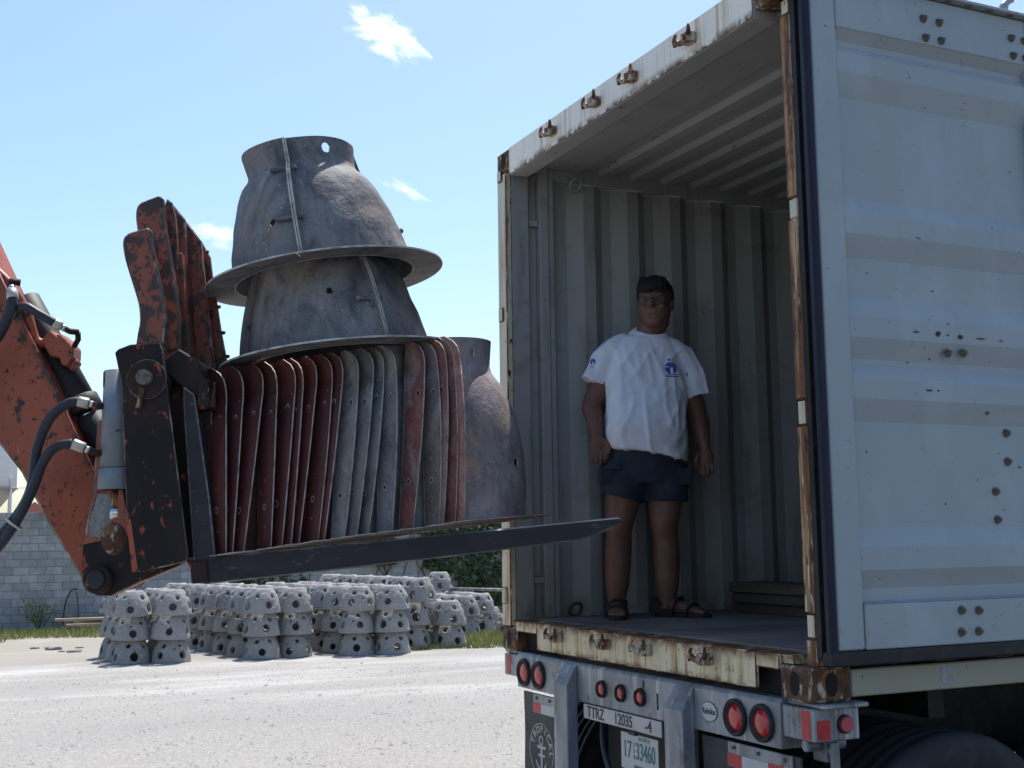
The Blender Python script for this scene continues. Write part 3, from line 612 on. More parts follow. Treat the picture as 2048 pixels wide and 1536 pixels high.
# door keepers on header and sill: each a bracket with a claw
def keeper(x, z, s):
    b = MB(); b.box(x - .008, x + .046, -.046, -.0045, z - .024, z + .020); b.box(x + .012, x + .030, -.060, -.046, z - .014, z + .010)
    kp = b.build('door_keeper', M['keeper'], ct, .009, 2)
    MB().tube(catmull([(x - .008, -.026, z - .004), (x - .034, -.034, z - .006), (x - .050, -.040, z + .004)], 4), [.013] * 4 + [.012] * 4 + [.016], 8).build('keeper_arm', M['keeper'], kp)
    MB().tube(catmull([(x - .050, -.040, z - .012), (x - .054, -.044, z + .012), (x - .046, -.040, z + .036)], 3), [.012, .011, .010, .009, .008, .007, .005], 7).build('keeper_claw', M['rust'], kp)
    MB().tube(catmull([(x + .040, -.040, z + .006), (x + .052, -.046, z + .022), (x + .048, -.044, z + .044)], 3), [.011, .010, .009, .008, .007, .006, .004], 7).build('keeper_claw', M['rust'], kp)
for x in (.665, 1.10, 1.425, 1.868): keeper(x, 4.112, 1)
for x in (.625, 1.070, 1.405, 1.842): keeper(x, 1.703, -1)
# lashing rings on the left wall
def ring(y, z, rad, mk_):
    pts = [(.105 + .02 * math.sin(t), y + rad * math.cos(t), z + rad * math.sin(t)) for t in [k * .3927 for k in range(17)]]
    MB().tube(pts, .008, 7).build('lashing_ring', M[mk_], ct)
ring(.37, FZ + .035, .034, 'rust'); ring(.42, 4.050, .032, 'inner')
# open door laid back against the side
dr = MB(); XD = 2.50
dr.box(2.448, XD, .075, .190, 1.772, 4.135); st_ = dr.build('door', M['door'], ct, .006)
tag(st_, 'white door leaf swung fully open')
prof = [(3.95, .0), (3.915, -.030), (3.895, -.030), (3.862, -.006), (3.793, -.006), (3.705, -.036), (3.336, -.036), (3.276, -.006), (3.204, -.006), (3.123, -.036), (2.989, -.036), (2.909, -.006), (2.835, -.006), (2.763, -.036), (2.745, -.036), (2.690, -.006), (2.621, -.006), (2.543, -.036), (2.178, -.036), (2.112, -.006), (2.035, -.006), (1.971, -.036), (1.930, -.036), (1.924, .004)]
def door_sheet(y0, y1):
    b = MB(); n = len(prof); b.add([(XD + d, y, z) for y in (y0, y1) for z, d in prof] + [(XD - .045, y, z) for y in (y0, y1) for z, d in prof],
        [(i, i + 1, n + i + 1, n + i) for i in range(n - 1)] + [(2 * n + i, 3 * n + i, 3 * n + i + 1, 2 * n + i + 1) for i in range(n - 1)]); return b
door_sheet(.1905, 1.12).build('door_panel', M['door'], st_, weld=False)
MB().box(2.448, XD, 1.1205, 1.21, 1.772, 4.135).build('door_stile', M['door'], st_, .006)
MB().box(2.448, XD + .001, .1905, 1.12, 3.9505, 4.132).build('top_frame', M['door'], st_, .004)
MB().box(2.448, XD + .006, .1905, 1.12, 1.772, 1.923).build('bottom_frame', M['door'], st_, .004)
# rubber seals round the leaf
b = MB(); b.box(2.426, 2.450, .046, .0745, 1.75, 4.15); b.build('gap_shade_strip', M['blackrub'], st_)  # dark strip standing in for the shaded gap beside the seal
b = MB(); b.prism([(2.472, .046), (2.500, .040), (2.508, .050), (2.508, .068), (2.49, .074), (2.472, .074)], lambda a, c, d: (a, c, d), 1.752, 4.152); b.build('door_seal', M['gasket'], st_, .002)
b = MB(); b.box(2.455, 2.512, .04, 1.21, 1.722, 1.7695); b.build('door_seal', M['blackrub'], st_, .006)
b = MB(); b.box(2.455, 2.530, .19, 1.21, 4.137, 4.149); tp = b.build('seal_flange', M['door'], st_, .002)
sm = MB(); sm.prism([(.018 * math.cos(t * .524), .008 * math.sin(t * .524)) for t in range(12)], lambda a, c, d: (c, a, d), -.004, 0); scme = sm.data('screw', M['bolt'])
for k in range(9):
    o = link('screw', scme, tp); o.location = (2.515, .30 + .105 * k, 4.137 - G)
def boltmesh():
    b = MB(); b.prism([(.0125 * math.cos(t * 1.0472), .0125 * math.sin(t * 1.0472)) for t in range(6)], lambda a, c, d: (d, a, c), .004, .012)
    b.cyl((0, 0, 0), (.004, 0, 0), .017, .016, 12); b.cyl((.012, 0, 0), (.02, 0, 0), .008, .007, 8); return b.data('bolt', M['bolt'], weld=False)
bme2 = boltmesh()
for y, z, d in [(.601, 4.051, .001), (.679, 4.049, .001), (.608, 3.978, .001), (.684, 3.979, .001), (1.046, 4.05, .001), (1.051, 3.98, .001), (1.115, 4.05, .001), (1.117, 3.98, .001), (.633, 2.798, -.006), (.707, 2.802, -.006),
             (.927, 2.519, -.036), (.925, 2.414, -.036), (.856, 2.304, -.036), (.857, 2.202, -.036), (.616, 1.888, .006), (.696, 1.885, .006), (.61, 1.813, .006), (.69, 1.813, .006)]:
    o = link('bolt', bme2, st_); o.location = (XD + d, y, z - G)
b = MB()   # chips of bare rust on two rib edges
for y, z, w, h in [(.49, 2.868, .018, .005), (.595, 2.866, .016, .012), (.64, 2.864, .01, .004), (.70, 2.862, .02, .010), (.80, 2.86, .028, .004), (.90, 2.858, .012, .003), (.54, 2.66, .02, .004), (.58, 2.66, .008, .003), (.82, 2.59, .012, .008)]:
    z2 = z; d = 0
    for i in range(len(prof) - 1):
        if prof[i + 1][0] <= z <= prof[i][0]: d = prof[i][1] + (prof[i + 1][1] - prof[i][1]) * (prof[i][0] - z) / max(prof[i][0] - prof[i + 1][0], 1e-6)
    b.prism([(y + w * math.cos(t * .785) * random.uniform(.6, 1.1), z + h * math.sin(t * .785) * random.uniform(.6, 1.1)) for t in range(8)], lambda a, c, e: (XD + d + e, a, c), .0, .0016)
b.build('rust_chip', M['rust'], st_)
# holdback hook on the upper right edge
b = MB(); b.tube(catmull([(2.43, 1.08, 4.165), (2.44, 1.085, 4.20), (2.44, 1.095, 4.222), (2.44, 1.12, 4.24), (2.44, 1.145, 4.245)], 4), [.022, .022, .021, .020, .019, .018, .018, .017, .016, .016, .015, .014, .013, .011, .009, .007, .004], 8)
b.box(2.425, 2.46, 1.05, 1.15, 4.150, 4.168); b.build('holdback_hook', M['galv'], ct)
# worn patch on the side rail
b = MB(); b.prism([(.60 + .03 * math.cos(t * .52) * (1.3 if t % 2 else .7), 1.662 + .032 * math.sin(t * .52) * (1.2 if t % 3 else .8)) for t in range(12)], lambda a, c, d: (d, a, c), CW - .0025, CW - .0008); b.build('bare_patch', M['galv'], ct)
# lumber inside the container
lum = [('lowest board', .016), ('second board', .070), ('topmost board', .124)]
for lab, dz in lum:
    o = MB().box(-1.0, 1.0, -.12, .12, 0, .05).build('lumber_board', M['lumber'], bevel=.004); o.location = (1.31 + random.uniform(-.01, .01), 1.32 + random.uniform(-.02, .02), FZ + dz - .02 + .004)
    tag(o, f'dark {lab} of the lumber stack on the container floor', 'board', 'lumber boards in the container')

# ------------------------------------------------------------------ trailer chassis
tr = thing('trailer_chassis', 'grey galvanised container trailer chassis with red tail lights', 'trailer', (1.2, 0, .42))
b = MB(); b.prism([(.0, 1.43), (.0, 1.585), (.012, 1.60), (.03, 1.598), (.19, 1.598), (.19, 1.43)], lambda a, c, d: (d, a + .002, c), .168, 2.268)
b.build('rear_beam', M['galv'], tr, .006, 2)
for x0, x1 in ((.0, .166), (2.270, CW)):
    b = MB(); b.box(x0, x1, .01, .20, 1.475, 1.582); b.box(x0 - (.03 if x0 == 0 else 0), x1 + (.03 if x0 else 0), .03, .22, 1.5825, 1.598); b.build('bolster_end', M['galv'], tr, .004)
MB().box(2.375, 2.418, .0085, .0098, 1.482, 1.575).build('reflector', M['redtape'], tr)
MB().box(.03, .075, .0085, .0098, 1.482, 1.575).build('reflector', M['redtape'], tr)
MB().box(CW + .0002, CW + .002, .022, .075, 1.482, 1.545).build('reflector', M['redtape'], tr)
mk = MB().cyl((CW + .0002, .135, 1.528), (CW + .012, .135, 1.528), .032, .030, 20).build('side_marker', M['blackrub'], tr)
MB().cyl((CW + .012, .135, 1.528), (CW + .020, .135, 1.528), .027, .024, 20).build('lens', M['amber'], mk)
b = MB(); b.cyl((2.36, .03, 1.455), (2.36, .19, 1.455), .022, n=14); b.box(2.33, 2.40, .085, .115, 1.40, 1.474); b.cyl((2.40, .10, 1.44), (2.425, .10, 1.44), .016, n=10); b.box(2.418, 2.436, .085, .115, 1.37, 1.47); b.build('twist_lock', M['galv'], tr, .003)
def lamp(x, z, ro, rl, dz=0):
    b = MB(); prof_ = [(rl * 1.02, -.002), (ro * .90, -.016), (ro, -.010), (ro * 1.01, .001)]
    n = 28
    vs = [(x + r * math.cos(6.2832 * i / n), y, z + r * math.sin(6.2832 * i / n)) for r, y in prof_ for i in range(n)]
    b.add(vs, [(k * n + i, k * n + (i + 1) % n, (k + 1) * n + (i + 1) % n, (k + 1) * n + i) for k in range(3) for i in range(n)], 0, True)
    o = b.build('tail_light', M['blackrub'], tr)
    c = MB(); pr_ = [(rl, -.001), (rl * .9, -.008), (rl * .5, -.012), (.0005, -.013)]
    vs = [(x + r * math.cos(6.2832 * i / n), y, z + r * math.sin(6.2832 * i / n)) for r, y in pr_ for i in range(n)]
    c.add(vs, [(k * n + i, k * n + (i + 1) % n, (k + 1) * n + (i + 1) % n, (k + 1) * n + i) for k in range(3) for i in range(n)], 0, True)
    c.build('lens', M['lens'], o)
for x in (.254, .414, 2.012, 2.170): lamp(x, 1.507, .066, .047)
for x in (1.03, 1.193, 1.352): lamp(x, 1.506, .037, .029)
# uprights of the rear guard
for x0, x1 in ((.672, .802), (1.612, 1.742)):
    b = MB(); b.prism([(-.056, .80), (-.056, 1.500), (-.048, 1.512), (.001, 1.592), (.001, .80)], lambda a, c, d: (d, a, c), x0, x1); g = b.build('guard_upright', M['galv'], tr, .007, 2)
MB().box(.45, 1.99, -.06, .02, .70, .798).build('guard_bar', M['galv'], tr, .006)
# number plates, sticker
np_ = MB().box(.866, 1.512, -.006, .0, 1.366, 1.428).build('number_plate', M['plate'], tr, .002)
text('TTRZ', .066, (.977, -.0068, 1.396), np_, M['ink'], sx=.92, bold=.0008); text('12035', .066, (1.214, -.0068, 1.396), np_, M['ink'], sx=.92, bold=.0008); text('-4', .066, (1.414, -.0068, 1.396), np_, M['ink'], sx=.98, bold=.0008)
lp = MB().box(1.187, 1.480, -.004, .0, 1.205, 1.352).build('licence_plate', M['plate'], tr, .003)
text('17', .098, (1.240, -.0052, 1.283), lp, M['green'], sx=.70, bold=.0005); text('33460', .098, (1.383, -.0052, 1.283), lp, M['green'], sx=.62, bold=.0005)
for k, ch in enumerate('TLR'): text(ch, .022, (1.296, -.0052, 1.308 - .024 * k), lp, M['green'], sx=.8)
text('FLORIDA', .022, (1.375, -.0052, 1.338), lp, M['palegreen'], bold=.0004); text('PERMANENT', .018, (1.345, -.0052, 1.222), lp, M['green'], bold=.0003)
MB().box(1.27, 1.33, -.02, -.005, 1.35, 1.364).build('plate_lamp', M['blackrub'], tr, .003)
def oval(xc, zc, rx, rz, y0, y1, name, mt, par):
    return MB().prism([(xc + rx * math.cos(t * .1963), zc + rz * math.sin(t * .1963)) for t in range(32)], lambda a, c, d: (a, d, c), y0, y1).build(name, mt, par)
for xc in (1.842, .640):
    s_ = oval(xc, 1.507, .053, .037, -.0006, .0012, 'sticker_rim', M['ink'], tr); w_ = oval(xc, 1.507, .050, .0345, -.0014, -.0007, 'sticker', M['whitetape'], s_)
    text('Reinke', .031, (xc, -.0022, 1.508), s_, M['ink'], ext=.0003, bold=.0006)
b = MB(); b.box(1.475, 1.482, -.002, .0005, 1.47, 1.535); b.box(1.37, 1.375, -.002, .0005, 1.545, 1.575); b.build('weld_seam', M['chassis'], tr)
# brackets, reflective tape, mud flaps
for x0, x1 in ((.305, .668), (1.925, 2.30)):
    br = MB().box(x0, x1, .02, .028, 1.322, 1.412).build('flap_bracket', M['galv'], tr, .002)
    c = 0; x = x0
    while x < x1 - .01:
        w = min(.089 if c % 2 == 0 else .155, x1 - x); MB().box(x, x + w - .0005, .0175, .0198, 1.326, 1.370).build('tape', M['redtape' if c % 2 == 0 else 'whitetape'], br); x += w; c += 1
    for k in range(3):
        xx = x0 + .04 + k * (x1 - x0 - .08) / 2; MB().cyl((xx, .020, 1.393), (xx, .012, 1.393), .008, .006, 8).build('bolt', M['bolt'], br)
for x0, x1, em in ((.185, .70, True), (1.75, 2.33, False)):
    b = MB(); n = 12
    pts_ = [(x0 + .004 * math.sin(k * .9) - (0 if k > 8 else 0), .75 + .66 * k / n) for k in range(n + 1)]
    b.prism([(x, z) for x, z in pts_] + [(x1, 1.41), (x1, .75)], lambda a, c, d: (a, d, c), .030, .040); fl = b.build('mud_flap', M['flap'], tr)
    if em:
        cx, cz = .372, 1.150; rr_ = .125
        MB().tube([(cx + rr_ * math.cos(t * .0982), .0292, cz + rr_ * math.sin(t * .0982)) for t in range(65)], .0035, 4).build('emblem_ring', M['flapink'], fl)
        for k, ch in enumerate('TROPICAL'):
            an = R(158 - 23 * k); Mx = Matrix.Translation((cx + .098 * math.cos(an), .0292, cz + .098 * math.sin(an))) @ Matrix.Rotation(R(90), 4, 'X') @ Matrix.Rotation(an - R(90), 4, 'Z')
            text(ch, .046, None, fl, M['flapink'], M=Mx, bold=.0012)
        b = MB(); b.box(cx - .009, cx + .009, .0275, .0296, cz - .085, cz + .03); b.box(cx - .045, cx + .045, .0278, .0299, cz + .008, cz + .022); b.box(cx - .034, cx + .034, .0281, .0299, cz - .030, cz - .018)
        b.tube([(cx + .019 * math.cos(t * .42), .029, cz + .047 + .019 * math.sin(t * .42)) for t in range(16)], .005, 5)
        b.tube([(cx + .058 * math.cos(R(200) + t * .24), .029, cz - .03 + .058 * math.sin(R(200) + t * .24)) for t in range(11)], .006, 5); b.build('anchor_emblem', M['flapink'], fl)
# frame rails, crossmembers, wheels
for x in (.74, 1.60):
    b = MB(); b.box(x, x + .10, .191, 11.8, 1.20, 1.215); b.box(x, x + .10, .191, 11.8, 1.565, 1.58); b.box(x + .044, x + .056, .191, 11.8, 1.2155, 1.5645); b.build('frame_rail', M['chassis'], tr)
for y in (.9, 2.0, 3.4, 5.0, 7.0, 9.0): MB().box(.40, 2.02, y, y + .08, 1.44, 1.56).build('crossmember', M['chassis'], tr)
MB().box(.86, 1.58, .12, .16, 1.08, 1.425).build('cross_plate', M['chassis'], tr)
for dx, y in ((.95, .25), (1.45, .25)): MB().tube([(dx, .3, 1.42), (dx + .03, .5, 1.2), (dx + .1, .7, 1.0)], .03, 8).build('brace', M['chassis'], tr)
b = MB(); b.tube(catmull([(.92, .06, 1.36), (.98, .03, 1.24), (1.05, .05, 1.1), (1.2, .08, 1.0)], 5), .012, 8); b.build('air_hose', M['hose'], tr)
MB().box(2.34, 2.36, 1.25, 3.2, 1.36, 1.44).build('side_reflector', M['flap'], tr)
def wheel(xc, yc):
    w = MB(); n = 48; zc = .94; pf = [(.30, -.11), (.42, -.135), (.485, -.135), (.513, -.115), (.52, -.10), (.52, -.07), (.508, -.064), (.508, -.052), (.52, -.046), (.52, -.02), (.508, -.014), (.508, .014), (.52, .02), (.52, .046), (.508, .052), (.508, .064), (.52, .07), (.52, .10), (.513, .115), (.485, .135), (.42, .135), (.30, .11)]
    vs = [(xc + x, yc + r * math.cos(6.28319 * i / n), zc + r * math.sin(6.28319 * i / n)) for r, x in pf for i in range(n)]
    w.add(vs, [(k * n + i, k * n + (i + 1) % n, (k + 1) * n + (i + 1) % n, (k + 1) * n + i) for k in range(len(pf) - 1) for i in range(n)], 0, True)
    o = w.build('wheel', M['tyre'], tr); MB().cyl((xc - .10, yc, zc), (xc + .09, yc, zc), .305, .28, 32).build('rim', M['galv'], o, .01)
    MB().cyl((xc + .0905, yc, zc), (xc + .16, yc, zc), .11, .09, 20).build('hub', M['chassis'], o, .01)
for y in (.64, 1.88):
    for x in (2.30, 2.02, .14, .42): wheel(x, y)
    MB().cyl((.2, y, .94), (2.25, y, .94), .07, n=12).build('axle', M['chassis'], tr)

# ------------------------------------------------------------------ loader arm with pallet forks
AZ = R(26); TL = R(4.75)
Fh = Vector((math.sin(AZ), math.cos(AZ), 0)); Sv = Vector((-math.cos(AZ), math.sin(AZ), 0)); Zv = Vector((0, 0, 1))
Fv = math.cos(TL) * Fh + math.sin(TL) * Zv; Uv = -math.sin(TL) * Fh + math.cos(TL) * Zv
LO = Vector((.78377256, -1.62097117, 2.10129949))
ML = Matrix.Identity(4)
for i in range(3): ML[i][0] = Fv[i]; ML[i][1] = Sv[i]; ML[i][2] = Uv[i]; ML[i][3] = LO[i]
LD = thing('loader_arm', 'orange loader arm with chipped black fork carriage and steel pallet forks', 'loader', tuple(LO))
PF = lambda a, c, d: (a, d, c)
def lprism(name, poly, s0, s1, mt, bev=.005, mside=None):
    return MB(ML).prism(poly, PF, s0, s1, 0, mside).build(name, mt, LD, bev, 1, True, M['wornedge'])
def tine(s0, ln):
    b = MB(ML); b.prism([(0, 0), (ln - .02, 0), (ln, -.006), (ln - .005, -.028), (ln - .09, -.055), (ln - .18, -.076), (.94, -.092), (.014, -.107), (-.05, -.107), (-.085, -.08), (-.088, .0), (-.09, .62), (-.085, .70), (-.04, .66), (-.008, .24), (0, .03)], PF, s0, s0 + .075)
    b.build('fork_tine', M['fork'], LD, .006, 1, True, M['forkedge'])
tine(.0, 1.64); tine(.40, 1.615); tine(.80, 1.60)
# side plates of the coupler
SP = [(-.345, .859), (-.330, .872), (-.281, .886), (-.159, .882), (-.150, .853), (-.098, .02), (-.105, -.003), (-.125, -.012), (-.285, -.033), (-.305, -.030), (-.321, -.005), (-.335, .188), (-.325, .725)]
lprism('coupler_plate', SP, -.035, -.010, M['blackp'], .004)
lprism('coupler_plate', [(x, z) for x, z in SP], .72, .745, M['blackp'], .004)
MB(ML).prism([(-.335, .18), (-.318, .18), (-.300, -.03), (-.324, -.03)], PF, -.0365, -.0352).build('paint_edge', M['orange'], LD)
lprism('coupler_plate', [(-.19, .80), (-.10, .76), (-.06, .70), (.0, .60), (-.02, .20), (-.09, .0), (-.14, .0), (-.16, .4)], .10, .13, M['blackp'])
lprism('coupler_plate', [(-.19, .80), (-.10, .76), (-.06, .70), (.0, .60), (-.02, .20), (-.09, .0), (-.14, .0), (-.16, .4)], .60, .63, M['blackp'])
MB(ML).box(-.15, -.11, .13, .60, .02, .66).build('carriage_back', M['orange'], LD, .004)
MB(ML).box(-.03, .02, .0, .88, .60, .72).build('carriage_bar', M['blackp'], LD, .006)
MB(ML).box(-.10, -.03, -.01, .88, -.10, -.01).build('carriage_bar', M['blackp'], LD, .006)
# pivot pin at the top
pn = MB(ML).cyl((-.223, -.075, .742), (-.223, .13, .742), .032, n=20).build('upper_pin', M['bolt'], LD, .004)
MB(ML).cyl((-.218, -.048, .735), (-.218, -.036, .735), .082, n=28).build('washer', M['blackp'], pn, .003, 1, True, M['wornedge'])
MB(ML).cyl((-.205, .02, .735), (-.205, .20, .735), .062, n=20).build('pin_boss', M['blackp'], LD, .006)
MB(ML).tube([(-.235, -.055, .70), (-.255, -.055, .62)], .012, 8).build('pin_keeper', M['rust'], pn)
H1 = catmull([Vector((x, 0, z)) for x, z in [(-.269, .886), (-.258, .94), (-.247, .99), (-.250, 1.064), (-.272, 1.161), (-.292, 1.248), (-.299, 1.312), (-.291, 1.346), (-.269, 1.362)]], 4)
H1 = [(p.x, p.z) for p in H1] + [(-.19, 1.377), (-.180, 1.366), (-.178, 1.30), (-.172, 1.247), (-.157, 1.15), (-.146, 1.056), (-.140, .98), (-.156, .886)]
lprism('hook_plate', H1, .0, .045, [M['orangew'], M['blackp']], .006, 1)
H2 = [(x + .012 + max(0, (z - .9)) * .0, .89 + (z - .89) * 1.375) for x, z in H1]
lprism('hook_plate', H2, .16, .205, [M['orangew'], M['blackp']], .006, 1)
for s, poly in ((.25, [(-.172, 1.572), (-.154, 1.552), (-.141, 1.47), (-.145, 1.202), (-.16, .917), (-.12, .804), (-.232, .80), (-.23, 1.122), (-.249, 1.346), (-.213, 1.477)]),
                (.33, [(-.169, 1.564), (-.122, 1.493), (-.131, 1.216), (-.138, 1.037), (-.105, .80), (-.22, .80), (-.19, 1.468)]),
                (.41, [(-.148, 1.52), (-.115, 1.472), (-.078, 1.411), (-.072, 1.227), (-.058, .864), (-.049, .80), (-.19, .80), (-.17, 1.373)]),
                (.49, [(-.115, 1.46), (-.098, 1.433), (-.062, 1.355), (-.056, 1.243), (-.045, 1.126), (-.035, 1.01), (-.010, .80), (-.15, .80), (-.14, 1.248)])):
    lprism('backrest_rib', poly, s, s + .03, M['orangew'], .005)
b = MB(ML); b.box(-.16, -.13, .28, .52, .82, 1.33); b.build('backrest_plate', M['orangew'], LD, .003)
b = MB(ML); b.prism([(-.20, .80), (-.05, .66), (.0, .66), (-.02, .80), (-.10, .86)], PF, .02, .72); b.build('top_beam', M['blackp'], LD, .006)
for k, (f_, u_) in enumerate([(-.055, 1.24), (-.043, 1.12), (-.030, 1.0), (-.018, .89), (-.10, 1.40), (-.08, 1.38)]): MB(ML).ell((f_ + .004, .50, u_), (.012, .012, .009), 8).build('weld_bead', M['rust'], LD)
# link arm, boom, cylinders
lprism('link_arm', [(-.459, .60), (-.388, .60), (-.355, .265), (-.32, .0), (-.15, .03), (-.15, -.02), (-.328, -.075), (-.44, -.118), (-.50, -.110), (-.545, -.075), (-.555, -.025), (-.531, .158), (-.492, .318)], .04, .12, [M['orange'], M['blackp']], .01)
MB(ML).prism([(-.553, -.02), (-.54, .10), (-.36, .12), (-.32, .0), (-.15, .028), (-.15, -.018), (-.328, -.072), (-.44, -.114), (-.50, -.106), (-.542, -.072)], PF, .0385, .0398).build('grease_patch', M['blackp'], LD)
MB(ML).prism([(-.518, .16), (-.47, .30), (-.42, .29), (-.40, .22), (-.43, .16), (-.47, .12), (-.51, .13)], PF, .0385, .0398).build('bare_patch', M['mgrey2'], LD)
lp_ = MB(ML).cyl((-.478, -.01, -.045), (-.478, .46, -.045), .058, n=28).build('lower_pin', M['blackp'], LD, .006)
MB(ML).cyl((-.478, -.024, -.045), (-.478, -.0105, -.045), .036, n=24).build('pin_end', M['fork'], lp_, .004)
BO = [(-.62, .60), (-.531, .371), (-.505, .178), (-.500, .0), (-.546, -.091), (-.607, -.054), (-.752, .222), (-.849, .434), (-.95, .583), (-1.5, 1.45), (-2.6, 2.3), (-2.6, 2.9), (-1.3, 2.25), (-.98, 1.50), (-.839, 1.138), (-.701, .829)]
lprism('boom', BO, .20, .42, M['orange'], .012)
MB(ML).tube([(-.985, .19, 1.50), (-.842, .19, 1.140), (-.705, .19, .830), (-.62, .19, .60), (-.528, .19, .371), (-.50, .19, .178)], .011, 6).build('boom_edge', M['orangew'], LD)
MB(ML).cyl((-.4002, .07, .3095), (-.4003, .07, .3075), .058, n=24).build('gland_shade', M['hole'], LD)  # dark disc painting the shade inside the gland mouth
cy = MB(ML).cyl((-.370, .07, .80), (-.394, .07, .40), .055, .072, n=28).build('tilt_cylinder', M['cylgrey'], LD)
MB(ML).cyl((-.3942, .07, .398), (-.400, .07, .31), .076, .080, n=28).build('cylinder_gland', M['cylgrey'], cy, .006)
MB(ML).cyl((-.4005, .07, .307), (-.408, .07, .24), .034, n=18).build('cylinder_rod', M['rust'], cy)
MB(ML).cyl((-.4082, .07, .2395), (-.413, .07, .19), .035, n=18).build('chrome_band', M['steel'], cy)
MB(ML).ell((-.415, .07, .11), (.070, .05, .085), 18).build('rod_eye', M['rust'], cy)
MB(ML).prism([(-.42, .80), (-.37, .80), (-.35, .72), (-.40, .70), (-.425, .73)], PF, .03, .09).build('cylinder_lug', M['rust'], cy, .006)
rc = MB(ML).cyl((-.86, .34, 1.20), (-.64, .34, .735), .072, n=24).build('lift_cylinder', M['chassis'], LD, .006)
MB(ML).cyl((-.64, .34, .735), (-.612, .34, .675), .085, n=24).build('cylinder_gland', M['chassis'], rc, .006)
MB(ML).cyl((-.612, .34, .675), (-.60, .34, .652), .036, n=16).build('cylinder_rod', M['steel'], rc)
MB(ML).cyl((-.60, .34, .652), (-.47, .34, .42), .07, .075, n=20).build('cylinder_guard', M['blackrub'], rc, .006)
# valve block and hoses
va = MB(ML).prism([(-.735, .985), (-.695, 1.03), (-.665, 1.0), (-.655, 1.012), (-.63, .985), (-.598, .945), (-.602, .90), (-.632, .862), (-.655, .875), (-.66, .905), (-.70, .915)], PF, .20, .30).build('valve_block', M['orange'], LD, .006)
MB(ML).cyl((-.640, .25, .905), (-.606, .25, .862), .028, n=12).build('valve_cap', M['orangew'], va, .004)
MB(ML).tube(catmull([(-.95, .24, 1.34), (-.86, .22, 1.24), (-.80, .22, 1.12), (-.775, .24, 1.0), (-.73, .25, .98)], 5), .022, 10).build('steel_pipe', M['orange'], LD)
MB(ML).tube(catmull([(-.97, .22, 1.36), (-.87, .20, 1.21), (-.82, .2, 1.09), (-.80, .22, .95), (-.74, .24, .90)], 5), .018, 10).build('steel_pipe', M['orangew'], LD)
def hose(pts, r, fit=None, s2=None):
    h = MB(ML).tube(catmull(pts, 7), r, 12).build('hose', M['hose'], LD)
    if fit:
        p, q = Vector(fit[0]), Vector(fit[1]); MB(ML).cyl(p, p.lerp(q, .5), r * 1.12, n=12).build('ferrule', M['fitting'], h, .002)
        MB(ML).cyl(p.lerp(q, .5), p.lerp(q, .72), r * .75, n=8).build('hex_nut', M['steel'], h); MB(ML).tube([p.lerp(q, .7), q, q + Vector((.03, .02, -.004))], r * .7, 8).build('elbow', M['blackp'], h)
hose([(-1.05, .02, .07), (-.90, .0, .135), (-.80, .0, .225), (-.728, .0, .337), (-.695, .0, .497), (-.640, .0, .614), (-.565, .0, .672), (-.520, .01, .680)], .020, ((-.522, .01, .681), (-.44, .03, .655)))
hose([(-1.05, .0, .02), (-.90, -.02, .085), (-.80, -.02, .19), (-.715, -.02, .33), (-.664, -.02, .443), (-.61, -.02, .500), (-.545, -.01, .508)], .020, ((-.545, -.01, .508), (-.46, .02, .462)))
hose([(-1.08, .10, .80), (-.95, .08, .90), (-.865, .08, 1.0), (-.815, .08, 1.085), (-.803, .09, 1.15)], .022, ((-.803, .09, 1.15), (-.818, .12, 1.235)))
hose([(-.815, .12, 1.09), (-.76, .10, 1.118), (-.70, .10, 1.08), (-.645, .12, 1.04)], .019, ((-.648, .12, 1.042), (-.595, .16, 1.005)))
MB(ML).tube([(-.568, .18, 1.0), (-.575, .2, .975), (-.60, .22, .95)], .012, 8).build('elbow', M['blackp'], LD)
tie = MB(ML); tie.tube([(-.795 + .026 * math.cos(t * .52), -.01 + .03 * math.sin(t * .52), .208 + .026 * math.cos(t * .52) * -.9) for t in range(13)], .006, 6); tie.build('cable_tie', M['fitting'], LD)

# ------------------------------------------------------------------ fibreglass molds
PANP = [(.388, 0), (.392, .08), (.394, .18), (.388, .29), (.368, .41), (.335, .52), (.298, .60), (.272, .635), (.258, .665), (.258, .70), (.266, .785)]
def flange(b, prof, ang, w, t, side, mi, me_, nv=26, turn=0, straight=0):
    at, Lh = resample(prof, nv); c, s = math.cos(ang), math.sin(ang); tx, ty = -s * side, c * side; c2, s2 = math.cos(ang + turn), math.sin(ang + turn); tx, ty = -s2 * side, c2 * side
    vs = []; n = nv + 1
    for j in range(n):
        r, z, d = at(Lh * j / nv); k = j / nv
        ww = w * (1 if k < .86 else max(.28, 1 - (k - .86) / .14 * .72))
        nr, nz_ = d.z, -d.x
        if straight:
            ww = w + (straight - r) * math.cos(abs(ang)) / math.cos(abs(ang) - abs(turn)) + .022 * math.sin(3.1416 * k) - .012 * k ** 4; nr, nz_ = 1, 0
            if k > .90: ww *= max(.35, math.sqrt(max(0, 1 - ((k - .90) / .105) ** 2)))
        for rr_, e_, zz in ((r - .003, 0, z), (r, nr * ww, z + nz_ * ww * .35)):
            for o in (0, t): vs.append((rr_ * c + e_ * c2 + tx * o, rr_ * s + e_ * s2 + ty * o, zz))
    for j in range(nv):
        a = 4 * j; q = a + 4
        b.add([vs[i] for i in (a, a + 2, q + 2, q)], [(0, 1, 2, 3)], mi, True); b.add([vs[i] for i in (a + 1, a + 3, q + 3, q + 1)], [(3, 2, 1, 0)], mi, True)
        b.add([vs[i] for i in (a + 2, a + 3, q + 3, q + 2)], [(0, 1, 2, 3)], me_)
    for a in (0, 4 * nv): b.add([vs[a + i] for i in (0, 1, 3, 2)], [(0, 1, 2, 3)], me_)
    return at, Lh
